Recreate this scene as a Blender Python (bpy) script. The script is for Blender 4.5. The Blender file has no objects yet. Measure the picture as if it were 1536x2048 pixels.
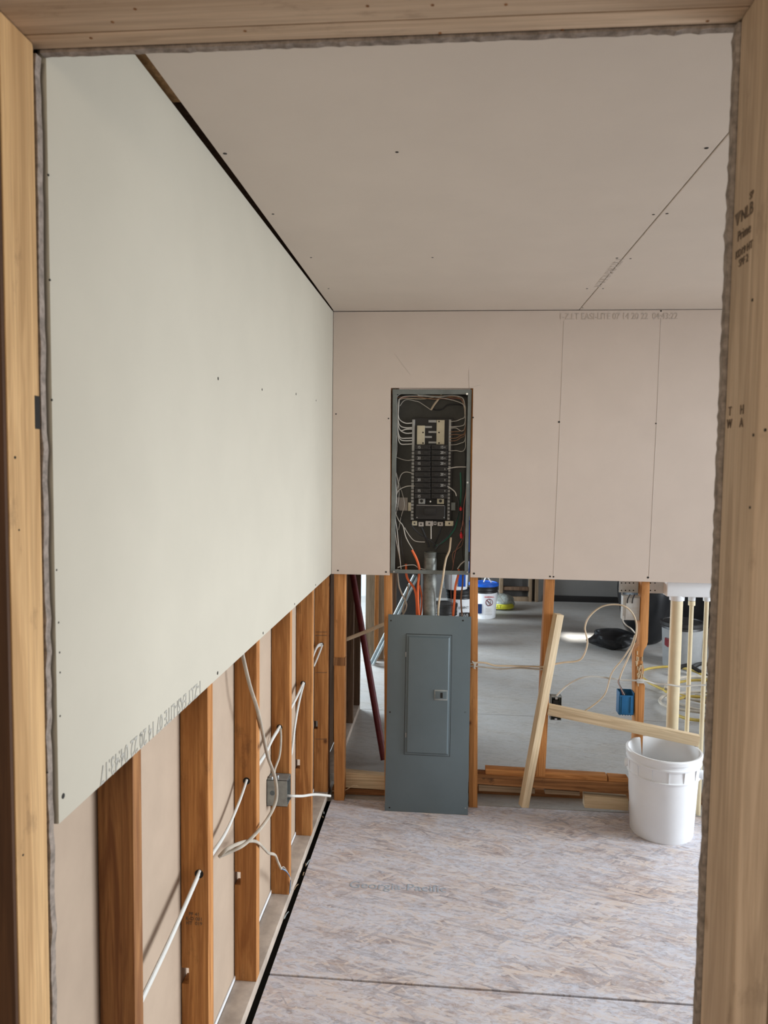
import bpy, bmesh, math, random
from mathutils import Vector, Matrix
from math import sin, cos, pi, radians
random.seed(7)
S = bpy.context.scene
COL = S.collection

# ---------------------------------------------------------------- camera
FPX = 1500.0
YAW, PITCH, ROLL, EYE = .0873, .065, .012, 1.624
FW = Vector((-sin(YAW)*cos(PITCH), cos(YAW)*cos(PITCH), -sin(PITCH)))
r0 = Vector((cos(YAW), sin(YAW), 0)); u0 = r0.cross(FW)
RT = r0*cos(ROLL) + u0*sin(ROLL); UP = -r0*sin(ROLL) + u0*cos(ROLL)
CAMP = Vector((0, 0, EYE))
cd = bpy.data.cameras.new('camera'); cam = bpy.data.objects.new('camera', cd); COL.objects.link(cam)
cd.sensor_fit = 'VERTICAL'; cd.sensor_height = 36.0; cd.lens = FPX/2048*36.0; cd.clip_start = .02
cd.dof.use_dof = True; cd.dof.focus_distance = 3.2; cd.dof.aperture_fstop = 9.0
cam.matrix_world = Matrix(((RT.x, UP.x, -FW.x, CAMP.x), (RT.y, UP.y, -FW.y, CAMP.y), (RT.z, UP.z, -FW.z, CAMP.z), (0, 0, 0, 1)))
S.camera = cam

# ---------------------------------------------------------------- light
S.view_settings.view_transform = 'Standard'; S.view_settings.look = 'None'
S.view_settings.exposure = 0.06; S.view_settings.gamma = 1.0; S.view_settings.use_curve_mapping = False
w = bpy.data.worlds.new('world'); S.world = w; w.use_nodes = True
w.node_tree.nodes['Background'].inputs[0].default_value = (1.0, .90, .78, 1)
w.node_tree.nodes['Background'].inputs[1].default_value = .36

def area(name, loc, target, sx, sy, energy, col):
    l = bpy.data.lights.new(name, 'AREA'); l.shape = 'RECTANGLE'; l.size = sx; l.size_y = sy
    l.energy = energy; l.color = col
    o = bpy.data.objects.new(name, l); COL.objects.link(o); o.location = loc
    o.rotation_euler = (Vector(target)-Vector(loc)).to_track_quat('-Z', 'Y').to_euler()
    return o
area('daylight_room_window', (6.0, 2.5, 2.0), (0, 2.5, .8), 2.2, 2.2, 520, (.86, .93, 1.0))
area('daylight_room_window_sky', (2.62, 2.25, 1.25), (0, 2.25, .9), 1.4, 1.8, 14, (.86, .93, 1.0))
area('camera_room_fill', (-.2, -1.2, 2.2), (0, .6, .9), 1.0, .6, 22, (1.0, .88, .72))  # unseen warm fill behind the camera, added for bounce light; no fixture there
area('daylight_far_room_left', (-2.9, 7.0, 1.4), (0, 6.6, .2), 2.6, 1.7, 380, (.78, .90, 1.0))
area('daylight_far_room_right', (3.3, 5.0, 1.3), (0, 5.0, .4), 1.6, 1.4, 40, (.85, .92, 1.0))
sp = bpy.data.lights.new('sun_streak_spot', 'SPOT'); sp.energy = 3200; sp.color = (1, .95, .86)  # spot added behind the far wall to lay the sun streak through a slit
sp.spot_size = radians(24); sp.spot_blend = .2; sp.shadow_soft_size = .12
spo = bpy.data.objects.new('sun_streak_spot', sp); COL.objects.link(spo); spo.location = (1.35, 12.4, 3.06)
spo.rotation_euler = (Vector((1.35, 7.1, 0))-spo.location).to_track_quat('-Z', 'Y').to_euler()

# ---------------------------------------------------------------- helpers
def P(u, v, ax, val):
    d = FW + RT*((u-768)/FPX) + UP*((1024-v)/FPX)
    return CAMP + d*((val-CAMP[ax])/d[ax])

def node_mat(name, rough=.7, metal=0.0, spec=.3):
    m = bpy.data.materials.new(name); m.use_nodes = True
    nt = m.node_tree; b = nt.nodes['Principled BSDF']
    b.inputs['Roughness'].default_value = rough; b.inputs['Metallic'].default_value = metal
    b.inputs['Specular IOR Level'].default_value = spec
    return m, nt, b

def N(nt, t, **k):
    n = nt.nodes.new(t)
    for a, v in k.items(): setattr(n, a, v)
    return n

def ramp(nt, src, stops):
    r = N(nt, 'ShaderNodeValToRGB'); e = r.color_ramp.elements
    while len(e) < len(stops): e.new(.5)
    for i, (p, c) in enumerate(stops): e[i].position = p; e[i].color = (*c, 1) if len(c) == 3 else c
    nt.links.new(src, r.inputs[0]); return r.outputs[0]

def mapping(nt, scale, rot=(0, 0, 0), coord='Object', rnd=True):
    tc = N(nt, 'ShaderNodeTexCoord'); mp = N(nt, 'ShaderNodeMapping')
    mp.inputs['Scale'].default_value = scale
    src = tc.outputs[coord]
    if any(rot):     # turn first, stretch second, so the grain really runs along the turned axis
        m0 = N(nt, 'ShaderNodeMapping'); m0.inputs['Rotation'].default_value = rot
        nt.links.new(src, m0.inputs['Vector']); src = m0.outputs[0]
    nt.links.new(src, mp.inputs['Vector'])
    if rnd:
        oi = N(nt, 'ShaderNodeObjectInfo'); ad = N(nt, 'ShaderNodeVectorMath', operation='ADD')
        ml = N(nt, 'ShaderNodeMath', operation='MULTIPLY'); ml.inputs[1].default_value = 37.0
        nt.links.new(oi.outputs['Random'], ml.inputs[0]); nt.links.new(mp.outputs[0], ad.inputs[0]); nt.links.new(ml.outputs[0], ad.inputs[1])
        return ad.outputs[0]
    return mp.outputs[0]

def noise(nt, vec, scale, detail=4, rough=.6, dist=0):
    n = N(nt, 'ShaderNodeTexNoise'); n.inputs['Scale'].default_value = scale
    n.inputs['Detail'].default_value = detail; n.inputs['Roughness'].default_value = rough; n.inputs['Distortion'].default_value = dist
    nt.links.new(vec, n.inputs['Vector']); return n.outputs['Fac']

def mix(nt, fac, a, b, mode='MIX'):
    m = N(nt, 'ShaderNodeMix', data_type='RGBA', blend_type=mode)
    for sock, v in ((m.inputs[0], fac), (m.inputs[6], a), (m.inputs[7], b)):
        if isinstance(v, (int, float)): sock.default_value = v
        elif isinstance(v, tuple): sock.default_value = (*v, 1)
        else: nt.links.new(v, sock)
    return m.outputs[2]

def bump(nt, b, h, strength=.2, dist=.002):
    n = N(nt, 'ShaderNodeBump'); n.inputs['Strength'].default_value = strength; n.inputs['Distance'].default_value = dist
    nt.links.new(h, n.inputs['Height']); nt.links.new(n.outputs[0], b.inputs['Normal'])

def wood(name, light, dark, knot, rough=.75, stain=.0):
    m, nt, b = node_mat(name, rough)
    warp = noise(nt, mapping(nt, (1, 1, .5)), 3, 2, .5)
    g = noise(nt, mapping(nt, (1, 1, .025)), 150, 4, .65, .3)
    g2 = noise(nt, mapping(nt, (1, 1, .06)), 38, 4, .6, 1.2)
    c = ramp(nt, g2, [(.38, tuple(x*.85 for x in dark)), (.50, tuple((a+b_)/2 for a, b_ in zip(light, dark))), (.60, light)])
    c = mix(nt, ramp(nt, g, [(.40, (.5, .5, .5)), (.62, (0, 0, 0))]), c, tuple(x*.62 for x in dark))
    big = noise(nt, mapping(nt, (1, 1, .25)), 6, 3, .5, .6)
    c = mix(nt, ramp(nt, big, [(.45, (0, 0, 0)), (.75, (.55, .55, .55))]), c, tuple(x*.85 for x in dark))
    vo = N(nt, 'ShaderNodeTexVoronoi'); vo.inputs['Scale'].default_value = 7
    nt.links.new(mapping(nt, (1, 1, .8)), vo.inputs['Vector'])
    sep = N(nt, 'ShaderNodeSeparateColor'); nt.links.new(vo.outputs['Color'], sep.inputs[0])
    gt = N(nt, 'ShaderNodeMath', operation='GREATER_THAN'); gt.inputs[1].default_value = .55; nt.links.new(sep.outputs[0], gt.inputs[0])
    kn = ramp(nt, vo.outputs['Distance'], [(.035, (1, 1, 1)), (.06, (.45, .45, .45)), (.10, (0, 0, 0))])
    kk = mix(nt, 1.0, kn, gt.outputs[0], 'MULTIPLY')
    c = mix(nt, kk, c, knot)
    if stain:
        s = noise(nt, mapping(nt, (1, 1, .4)), 16, 6, .7)
        c = mix(nt, ramp(nt, s, [(.60, (0, 0, 0)), (.68, (stain,)*3)]), c, (.07, .035, .018))
    nt.links.new(c, b.inputs['Base Color']); bump(nt, b, g, .3, .001)
    return m

def plain(name, col, rough=.6, metal=0., var=.08, sc=12, spec=.3, bmp=0):
    m, nt, b = node_mat(name, rough, metal, spec)
    n = noise(nt, mapping(nt, (1, 1, 1)), sc, 5, .6)
    lo = tuple(x*(1-var) for x in col); hi = tuple(min(1, x*(1+var)) for x in col)
    nt.links.new(ramp(nt, n, [(.35, lo), (.65, hi)]), b.inputs['Base Color'])
    if bmp: bump(nt, b, n, bmp, .001)
    return m

def osb(name, tones, dust, dustamt, gray):
    m, nt, b = node_mat(name, .55, 0, .4)
    layers = []
    for i, (ang, sx, sy) in enumerate(((.04, 13, 85), (-.28, 13, 95), (.85, 15, 90), (-.75, 15, 90), (.28, 12, 95))):
        v = mapping(nt, (sx, sy, 1), (0, 0, ang), 'Object', False)
        wn = N(nt, 'ShaderNodeTexNoise'); wn.inputs['Scale'].default_value = .8; wn.inputs['Detail'].default_value = 4
        nt.links.new(v, wn.inputs['Vector'])
        sc_ = N(nt, 'ShaderNodeVectorMath', operation='SCALE'); sc_.inputs['Scale'].default_value = 1.8; nt.links.new(wn.outputs['Color'], sc_.inputs[0])
        ad = N(nt, 'ShaderNodeVectorMath', operation='ADD'); nt.links.new(v, ad.inputs[0]); nt.links.new(sc_.outputs[0], ad.inputs[1])
        vo = N(nt, 'ShaderNodeTexVoronoi', voronoi_dimensions='2D'); vo.inputs['Scale'].default_value = 1
        nt.links.new(ad.outputs[0], vo.inputs['Vector'])
        sep = N(nt, 'ShaderNodeSeparateColor'); nt.links.new(vo.outputs['Color'], sep.inputs[0])
        c = ramp(nt, sep.outputs[0], [(.0, tones[0]), (.3, tones[1]), (.65, tones[2]), (1, tones[3])])
        layers.append((c, sep.outputs[1]))
    c, strand = layers[0]
    for (cc, k), t in zip(layers[1:], (.45, .70, .74, .58)):
        st = N(nt, 'ShaderNodeMath', operation='GREATER_THAN'); st.inputs[1].default_value = t
        nt.links.new(k, st.inputs[0]); c = mix(nt, st.outputs[0], c, cc); strand = mix(nt, st.outputs[0], strand, k)
    vs = mapping(nt, (1.0, 2.0, 1), (0, 0, .05), 'Object', False)
    n1 = noise(nt, vs, 2.6, 9, .72, .6)
    n3 = noise(nt, mapping(nt, (26, 55, 1), (0, 0, .1), 'Object', False), 1.0, 8, .82, 1.4)
    f1 = ramp(nt, n1, [(.32, (.35,)*3), (.56, (1, 1, 1))])
    f2 = ramp(nt, n3, [(.36, (.35,)*3), (.56, (1, 1, 1))])
    f = mix(nt, 1.0, f1, f2, 'MULTIPLY'); f = mix(nt, 1.0, f, (dustamt,)*3, 'MULTIPLY')
    c = mix(nt, f, c, dust)
    n2 = noise(nt, mapping(nt, (12, 60, 1), (0, 0, .04), 'Object', False), 1.0, 6, .78, 1.6)
    c = mix(nt, ramp(nt, n2, [(.57, (0, 0, 0)), (.70, (.6, .6, .6))]), c, gray)
    nt.links.new(c, b.inputs['Base Color'])
    bump(nt, b, n3, .4, .002)
    return m

M = {}
M['lath'] = wood('pale_pine', (.76, .62, .42), (.66, .50, .31), (.30, .17, .08), .7)
M['jamb'] = wood('door_pine', (.66, .50, .355), (.55, .40, .27), (.22, .12, .06), .75, .2)
M['jambL'] = wood('door_pine_golden', (.66, .42, .20), (.54, .32, .14), (.18, .08, .03), .75, .3)
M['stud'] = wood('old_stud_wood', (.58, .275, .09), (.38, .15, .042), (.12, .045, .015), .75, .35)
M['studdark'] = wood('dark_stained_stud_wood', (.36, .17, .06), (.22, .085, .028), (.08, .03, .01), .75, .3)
M['studB'] = wood('old_stud_wood_orange', (.66, .31, .105), (.48, .20, .06), (.16, .06, .02), .75, .35)
M['rotten'] = wood('stained_plate_wood', (.40, .19, .075), (.22, .095, .035), (.07, .03, .012), .85, .8)
M['dusty'] = plain('dusty_plate_wood', (.42, .35, .29), .9, 0, .18, 14, .2, .4)
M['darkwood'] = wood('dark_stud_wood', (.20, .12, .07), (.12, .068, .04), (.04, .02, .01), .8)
M['darkboard'] = wood('dark_brown_board', (.10, .045, .018), (.07, .03, .012), (.03, .015, .008), .7)
M['greywood'] = wood('weathered_stud_wood', (.33, .235, .15), (.22, .15, .09), (.08, .05, .03), .8)
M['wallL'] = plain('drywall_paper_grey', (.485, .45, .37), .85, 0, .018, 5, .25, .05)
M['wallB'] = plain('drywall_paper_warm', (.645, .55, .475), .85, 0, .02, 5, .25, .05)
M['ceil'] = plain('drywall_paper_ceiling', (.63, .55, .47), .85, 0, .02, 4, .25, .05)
M['kraft'] = plain('drywall_back_paper', (.41, .315, .235), .9, 0, .05, 6, .2, .05)
M['gyp'] = plain('cut_gypsum', (.27, .225, .19), .95, 0, .3, 90, .1, .8)
M['dark'] = plain('dark_hole', (.02, .017, .014), .8)
M['ink'] = plain('grey_ink', (.36, .345, .305), .8, 0, .1, 60)
M['inkwarm'] = plain('pale_grey_ink', (.52, .45, .39), .8, 0, .08, 60)
M['inkdark'] = plain('stamp_ink', (.13, .09, .06), .8, 0, .3, 60)
M['inkblue'] = plain('worn_blue_ink', (.36, .41, .47), .7, 0, .12, 60)
M['pencil'] = plain('pencil_grey', (.56, .52, .48), .8)
M['screw'] = plain('drywall_screw_black', (.03, .028, .025), .5, .3)
M['steel'] = plain('painted_steel_grey', (.115, .15, .165), .42, .1, .05, 5, .5)
M['boxsteel'] = plain('panel_box_steel', (.15, .165, .155), .5, .2, .15, 14, .5)
M['boxin'] = plain('panel_box_inside', (.068, .066, .058), .6, .1, .15, 10)
M['chrome'] = plain('bright_steel', (.55, .56, .56), .3, .9, .1, 20, .5)
M['galv'] = plain('galvanised_steel', (.20, .21, .195), .5, .5, .35, 26, .5)
M['zinc'] = plain('zinc_box_steel', (.30, .33, .33), .45, .5, .2, 22, .5)
M['blackp'] = plain('black_plastic', (.018, .016, .015), .45)
M['blackbag'] = plain('black_bag_film', (.010, .010, .011), .35, 0, .2, 10, .4, .6)
M['bus'] = plain('bus_plate', (.50, .45, .33), .45, .2, .08, 20)
M['alu'] = plain('aluminium_bar', (.30, .30, .29), .45, .4, .1, 40)
M['label'] = plain('paper_label', (.42, .38, .34), .8)
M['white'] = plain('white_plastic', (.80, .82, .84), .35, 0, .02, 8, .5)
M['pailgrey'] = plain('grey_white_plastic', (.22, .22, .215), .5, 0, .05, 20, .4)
M['whitedim'] = plain('white_plastic_dull', (.55, .55, .53), .5, 0, .05, 20, .4)
M['cream'] = plain('cream_pvc_pipe', (.72, .62, .42), .4, 0, .07, 7, .5)
M['cablew'] = plain('white_cable_jacket', (.60, .59, .55), .5, 0, .04, 20, .4)
M['cablet'] = plain('yellowed_cable_jacket', (.62, .50, .35), .55, 0, .12, 18, .4)
M['cabled'] = plain('dusty_cable_jacket', (.43, .38, .31), .7, 0, .15, 18, .3)
M['orange'] = plain('orange_cable_jacket', (.80, .16, .05), .5, 0, .06, 20, .4)
M['wirew'] = plain('white_wire', (.55, .52, .46), .5)
M['wirer'] = plain('red_wire', (.30, .12, .09), .5)
M['redcap'] = plain('red_wire_nut', (.65, .03, .04), .5)
M['wireg'] = plain('green_wire', (.03, .14, .09), .5)
M['wirek'] = plain('black_wire', (.03, .03, .03), .5)
M['copper'] = plain('brown_wire', (.30, .16, .09), .5)
M['bluebox'] = plain('blue_box_plastic', (.015, .13, .30), .45, 0, .06, 20, .4)
M['bluelid'] = plain('blue_lid_plastic', (.01, .10, .50), .4, 0, .05, 20, .4)
M['navy'] = plain('navy_plastic', (.012, .035, .12), .4, 0, .1, 8, .4)
M['redpaint'] = plain('dark_red_paint', (.13, .012, .016), .45, 0, .2, 20, .4)
M['yellow'] = plain('yellow_cord', (.45, .32, .07), .6, 0, .15, 12, .3)
M['yellowp'] = plain('yellow_print', (.65, .62, .05), .5)
M['bagfilm'] = plain('clear_bag_film', (.33, .36, .33), .4, 0, .3, 40, .5)
M['paint'] = plain('pale_blue_wall_paint', (.45, .52, .55), .7, 0, .03, 4)
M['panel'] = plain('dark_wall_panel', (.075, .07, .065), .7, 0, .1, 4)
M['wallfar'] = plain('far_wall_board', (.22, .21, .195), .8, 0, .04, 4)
M['glass'] = None
M['floor'] = osb('osb_subfloor', [(.15, .085, .055), (.42, .26, .165), (.70, .55, .42), (.26, .17, .13)], (.66, .69, .78), .86, (.20, .16, .14))
M['floor2'] = osb('osb_subfloor_dusty', [(.26, .22, .18), (.36, .32, .27), (.42, .38, .33), (.30, .27, .24)], (.43, .43, .42), .85, (.20, .19, .18))
g, nt, b = node_mat('window_glass', .02); b.inputs['Transmission Weight'].default_value = 1; b.inputs['Base Color'].default_value = (1, 1, 1, 1); M['glass'] = g

WL = {}
def wloc(o): return WL.get(o.name, Vector((0, 0, 0))) if o else Vector((0, 0, 0))

def link(o, parent, loc):
    COL.objects.link(o); loc = Vector(loc)
    if parent: o.parent = parent; o.location = loc - wloc(parent)
    else: o.location = loc
    WL[o.name] = loc
    return o

def tag(o, label=None, cat=None, group=None, kind=None):
    if label: o['label'] = label
    if cat: o['category'] = cat
    if group: o['group'] = group
    if kind: o['kind'] = kind
    return o

def thing(name, loc, label, cat, group=None, kind=None):
    o = bpy.data.objects.new(name, None); o.empty_display_size = .05
    link(o, None, loc); return tag(o, label, cat, group, kind)

class MB:
    def __init__(s): s.bm = bmesh.new()
    def box(s, x0, x1, y0, y1, z0, z1):
        if x0 > x1: x0, x1 = x1, x0
        if y0 > y1: y0, y1 = y1, y0
        if z0 > z1: z0, z1 = z1, z0
        v = [s.bm.verts.new(p) for p in ((x0, y0, z0), (x1, y0, z0), (x1, y1, z0), (x0, y1, z0), (x0, y0, z1), (x1, y0, z1), (x1, y1, z1), (x0, y1, z1))]
        for f in ((0, 3, 2, 1), (4, 5, 6, 7), (0, 1, 5, 4), (1, 2, 6, 5), (2, 3, 7, 6), (3, 0, 4, 7)):
            s.bm.faces.new([v[i] for i in f])
        return s
    def hexa(s, a, b):      # two quads (same winding) joined
        va = [s.bm.verts.new(p) for p in a]; vb = [s.bm.verts.new(p) for p in b]; n = len(va)
        s.bm.faces.new(va[::-1]); s.bm.faces.new(vb)
        for i in range(n): s.bm.faces.new((va[i], va[(i+1) % n], vb[(i+1) % n], vb[i]))
        return s
    def prism(s, pts, ax, a, b):   # outline in the two other axes, extruded along ax
        def mk(p, t):
            q = list(p); q.insert(ax, t); return q
        return s.hexa([mk(p, a) for p in pts], [mk(p, b) for p in pts])
    def tube(s, pts, r, n=10, flat=1.0, smooth=6, closed_ends=True, side=None):
        pts = [Vector(p) for p in pts]
        if smooth and len(pts) > 2:
            q = []
            for i in range(len(pts)-1):
                p0 = pts[max(i-1, 0)]; p1 = pts[i]; p2 = pts[i+1]; p3 = pts[min(i+2, len(pts)-1)]
                for k in range(smooth):
                    t = k/smooth
                    q.append(.5*((2*p1)+(-p0+p2)*t+(2*p0-5*p1+4*p2-p3)*t*t+(-p0+3*p1-3*p2+p3)*t**3))
            q.append(pts[-1]); pts = q
        rings = []; prev = None
        for i, p in enumerate(pts):
            t = (pts[min(i+1, len(pts)-1)]-pts[max(i-1, 0)])
            if t.length < 1e-9: t = Vector((0, 0, 1))
            t.normalize()
            if prev is None: prev = Vector(side) if side else (Vector((0, 1, 0)) if abs(t.y) < .9 else Vector((1, 0, 0)))
            nrm = prev - t*prev.dot(t)
            if nrm.length < 1e-6: nrm = Vector((1, 0, 0)) - t*t.x
            nrm.normalize(); prev = nrm; bn = t.cross(nrm)
            rr = r[min(int(i*len(r)/len(pts)), len(r)-1)] if isinstance(r, (list, tuple)) else r
            rings.append([s.bm.verts.new(p+nrm*(rr*cos(2*pi*k/n))+bn*(rr*flat*sin(2*pi*k/n))) for k in range(n)])
        for a, b in zip(rings, rings[1:]):
            for k in range(n): s.bm.faces.new((a[k], a[(k+1) % n], b[(k+1) % n], b[k]))
        if closed_ends:
            s.bm.faces.new(rings[0][::-1]); s.bm.faces.new(rings[-1])
        return s
    def lathe(s, prof, c, n=40, cap0=False, cap1=False):   # (r,z) profile around vertical axis
        c = Vector(c); rings = [[s.bm.verts.new(c+Vector((r*cos(2*pi*k/n), r*sin(2*pi*k/n), z))) for k in range(n)] for r, z in prof]
        for a, b in zip(rings, rings[1:]):
            for k in range(n): s.bm.faces.new((a[k], a[(k+1) % n], b[(k+1) % n], b[k]))
        if cap0: s.bm.faces.new(rings[0][::-1])
        if cap1: s.bm.faces.new(rings[-1])
        return s
    def build(s, name, mat, parent=None, bevel=0, seg=2, smooth=None, origin=None, jitter=0):
        bmesh.ops.recalc_face_normals(s.bm, faces=s.bm.faces)
        if bevel:
            es = [e for e in s.bm.edges if e.is_manifold and e.calc_face_angle(0) > .6]
            bmesh.ops.bevel(s.bm, geom=es, offset=bevel, segments=seg, profile=.6, affect='EDGES', clamp_overlap=True)
        co = [v.co for v in s.bm.verts]
        lo = Vector([min(c[i] for c in co) for i in range(3)]); hi = Vector([max(c[i] for c in co) for i in range(3)])
        o0 = Vector(origin) if origin else (lo+hi)/2
        for v in s.bm.verts: v.co -= o0
        me = bpy.data.meshes.new(name); s.bm.to_mesh(me); s.bm.free()
        me.materials.append(M[mat])
        if smooth is None: smooth = True
        if smooth:
            for p in me.polygons: p.use_smooth = True
            try: me.set_sharp_from_angle(angle=radians(35))
            except Exception: pass
        return link(bpy.data.objects.new(name, me), parent, o0)

def T(mb, name, mat, label, cat, group=None, kind=None, **k):
    return tag(mb.build(name, mat, None, **k), label, cat, group, kind)

def board(name, p0, p1, wdir, wid, thk, mat, parent=None, bevel=.002, ragged=0):
    """stick from p0 to p1 (axis through centre), local Z along it; wid along wdir"""
    p0 = Vector(p0); p1 = Vector(p1); z = (p1-p0); L = z.length; z.normalize()
    x = Vector(wdir); x = (x - z*x.dot(z)).normalized(); y = z.cross(x)
    mb = MB(); mb.box(-wid/2, wid/2, -thk/2, thk/2, -L/2, L/2)
    if ragged:
        bmesh.ops.subdivide_edges(mb.bm, edges=mb.bm.edges[:], cuts=6, use_grid_fill=True)
        for v in mb.bm.verts:
            v.co += Vector((random.uniform(-1, 1), random.uniform(-1, 1), random.uniform(-1, 1)))*ragged
        bevel = 0
    o = mb.build(name, mat, None, bevel=bevel, origin=(0, 0, 0))
    c = (p0+p1)/2
    R = Matrix((x, y, z)).transposed().to_4x4()
    if parent: o.parent = parent; R.translation = c - wloc(parent); o.matrix_local = R
    else: R.translation = c; o.matrix_world = R
    WL[o.name] = c
    return o

def text(body, origin, xdir, ydir, size, mat, parent, name='printed_text', depth=.0004, squash=1.0):
    cu = bpy.data.curves.new(name, 'FONT'); cu.body = body; cu.size = size; cu.extrude = depth; cu.space_line = .95
    cu.align_x = 'CENTER'; cu.align_y = 'CENTER'
    tmp = bpy.data.objects.new('tmp', cu); COL.objects.link(tmp)
    dg = bpy.context.evaluated_depsgraph_get(); me = bpy.data.meshes.new_from_object(tmp.evaluated_get(dg))
    bpy.data.objects.remove(tmp); me.name = name
    me.materials.clear(); me.materials.append(M[mat])
    X = Vector(xdir).normalized(); Y = (Vector(ydir)-X*Vector(ydir).dot(X)).normalized(); Z = X.cross(Y)
    R = Matrix((X, Y, Z)).transposed()
    me.transform((R @ Matrix.Diagonal((squash, 1, 1))).to_4x4())
    return link(bpy.data.objects.new(name, me), parent, origin)

def rx(u0, v0, u1, v1, y):
    um, vm = (u0+u1)/2, (v0+v1)/2
    return P(u0, vm, 1, y).x, P(u1, vm, 1, y).x, P(um, v1, 1, y).z, P(um, v0, 1, y).z

def pxbox(mb, u0, v0, u1, v1, y0, y1):
    x0, x1, z0, z1 = rx(u0, v0, u1, v1, y0); return mb.box(x0, x1, y0, y1, z0, z1)

H = 2.32; XL = -.55; XS = -.5627; YB = 3.47; YS = 3.4827; ZD = H-1.219; XP = -.630

# ================================================================ SETTING
mb = MB()
for (a, b_, c, d) in ((-.544, 2.6, 2.2475, 3.506), (-.544, .77, 1.02, 2.2385), (.773, 2.6, 1.02, 2.2385), (-1.4, 2.6, -2.0, 1.017)):
    mb.box(a, b_, c, d, -.02, 0)
flo = mb.build('floor', 'floor', None, origin=(0, 0, 0), bevel=.001, seg=1); tag(flo, kind='structure')
mb = MB(); mb.box(-3.3, 3.7, -2, 9.3, -.26, -.2); mb.build('crawl_space_liner', 'dark', flo)
mb = MB()
for (a, b_, c, d) in ((-3.2, 3.6, 3.512, 4.83), (-3.2, 3.6, 4.834, 6.05), (-3.2, 3.6, 6.054, 7.27), (-3.2, 3.6, 7.274, 9.3)):
    mb.box(a, b_, c, d, -.02, 0)
mb.build('dusty_subfloor', 'floor2', flo, origin=(0, 0, 0), bevel=.001, seg=1)
text('Georgia-Pacific', P(795, 1774, 2, .0006), (1, .02, 0), (0, 1, 0), .062, 'inkblue', flo, 'worn_blue_print', .0002, 1.0)

# left wall board
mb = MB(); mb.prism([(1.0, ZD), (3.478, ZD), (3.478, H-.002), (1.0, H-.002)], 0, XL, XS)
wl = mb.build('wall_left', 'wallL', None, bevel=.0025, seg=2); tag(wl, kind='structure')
# backing board beyond the studs
mb = MB(); mb.box(XP-.002, XP-.014, .6, 3.62, .012, 2.4)
wlb = mb.build('wall_left_outer', 'kraft'); tag(wlb, kind='structure')
mb = MB(); mb.box(XP-.001, XP+.002, 1.0, 3.5, .040, .052); mb.build('bottom_edge', 'white', wlb)

# back wall board with the panel cut-out, open at the bottom
hx0, hx1 = P(779, 960, 1, YB).x, P(943, 960, 1, YB).x
ztop = P(860, 776, 1, YB).z
out = [(XL+.002, ZD), (hx0+.008, ZD), (hx0, ztop-.004), (hx1-.002, ztop+.003), (hx1+.006, ZD-.003), (2.45, ZD-.008), (2.45, H-.004), (XL+.002, H-.004)]
mb = MB()
L_ = [(XL+.002, ZD), (hx0+.006, ZD), (hx0, ztop), (XL+.002, ztop)]
R_ = [(hx1+.004, ZD), (2.45, ZD), (2.45, ztop), (hx1, ztop)]
U_ = [(XL+.002, ztop), (hx0, ztop), (hx1, ztop), (2.45, ztop), (2.45, H-.004), (XL+.002, H-.004)]
for q in (L_, R_, U_):
    mb.hexa([(x, YB, z) for x, z in q], [(x, YS, z) for x, z in q])
bmesh.ops.remove_doubles(mb.bm, verts=mb.bm.verts[:], dist=.0001)
wb = mb.build('wall_back', 'wallB'); tag(wb, kind='structure')
# ceiling sheets
cx = P(1160, 618, 2, H).x
e0 = P(300, 110, 2, H); e1 = P(546, 428, 2, H)
mb = MB()
mb.prism([(XL+.016, .98), (XL+.013, 1.9), (XL+.003, 3.48), (cx-.0015, 3.48), (cx+.004, .98)], 2, H, H+.0127)
mb.prism([(cx+.0015, 3.48), (cx+.007, .98), (2.45, .98), (2.45, 3.48)], 2, H, H+.0127)
ce = mb.build('ceiling', 'ceil', None, bevel=.0015, seg=1); tag(ce, kind='structure')
mb = MB(); mb.box(-.70, 2.6, .95, 3.6, H+.06, H+.10); mb.box(-3.3, 3.7, 3.55, 9.4, H+.02, H+.06); mb.box(-1.5, 2.7, -2.0, .95, H+.02, H+.06)
mb.build('upper_deck', 'darkwood', ce)
mb = MB(); mb.box(-.60, -.5, .96, 1.50, H+.016, H+.055)
t = mb.build('top_plate', 'jambL', ce)

def screws(lst, ax, val, parent, nrm, r=.0035):
    for (u, v) in lst:
        p = P(u, v, ax, val); mb = MB(); n = Vector(nrm)
        mb.tube([p - n*.002, p + n*.0008], r*random.uniform(.8, 1.15), 10, 1, 0)
        mb.build('screw', 'screw', parent)
screws([(436, 757), (524, 779), (592, 788), (632, 801), (435, 1346), (526, 1266), (589, 1208), (631, 1170), (281, 1470), (126, 1592)], 0, XL, wl, (1, 0, 0), .0042)
for (u, v) in ((97, 350), (100, 560), (104, 800), (113, 1140), (117, 1245), (119, 1305), (120, 1345), (120, 1432)):
    p = P(u, v, 0, XL); MB().tube([p+Vector((-.001, 0, 0)), p+Vector((.0005, 0, 0))], .0016, 7, 1, 0).build('staple_dent', 'dark', wl)
screws([(672, 828), (777, 837), (946, 835), (1118, 844), (1312, 847), (676, 1141), (772, 1144), (948, 1147), (1100, 1153), (1107, 1153.5), (1296, 1155), (1322, 622)], 1, YB, wb, (0, -1, 0), .0042)
screws([(450, 307), (546, 428), (622, 515), (657, 577), (794, 304), (1413, 296), (1307, 429), (1334, 427), (1234, 516), (1261, 517), (1174, 577), (1206, 577), (1165, 615), (865, 515)], 2, H, ce, (0, 0, -1), .0042)
def strip(name, pts, ax, val, parent, nrm, wd, mat):
    ps = [P(u, v, ax, val) + Vector(nrm)*.0003 for u, v in pts]
    MB().tube(ps, wd, 6, 1, 0).build(name, mat, parent)
strip('pencil_line', [(1128, 642), (1122, 800), (1107, 1150)], 1, YB, wb, (0, -1, 0), .0007, 'pencil')
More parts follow.
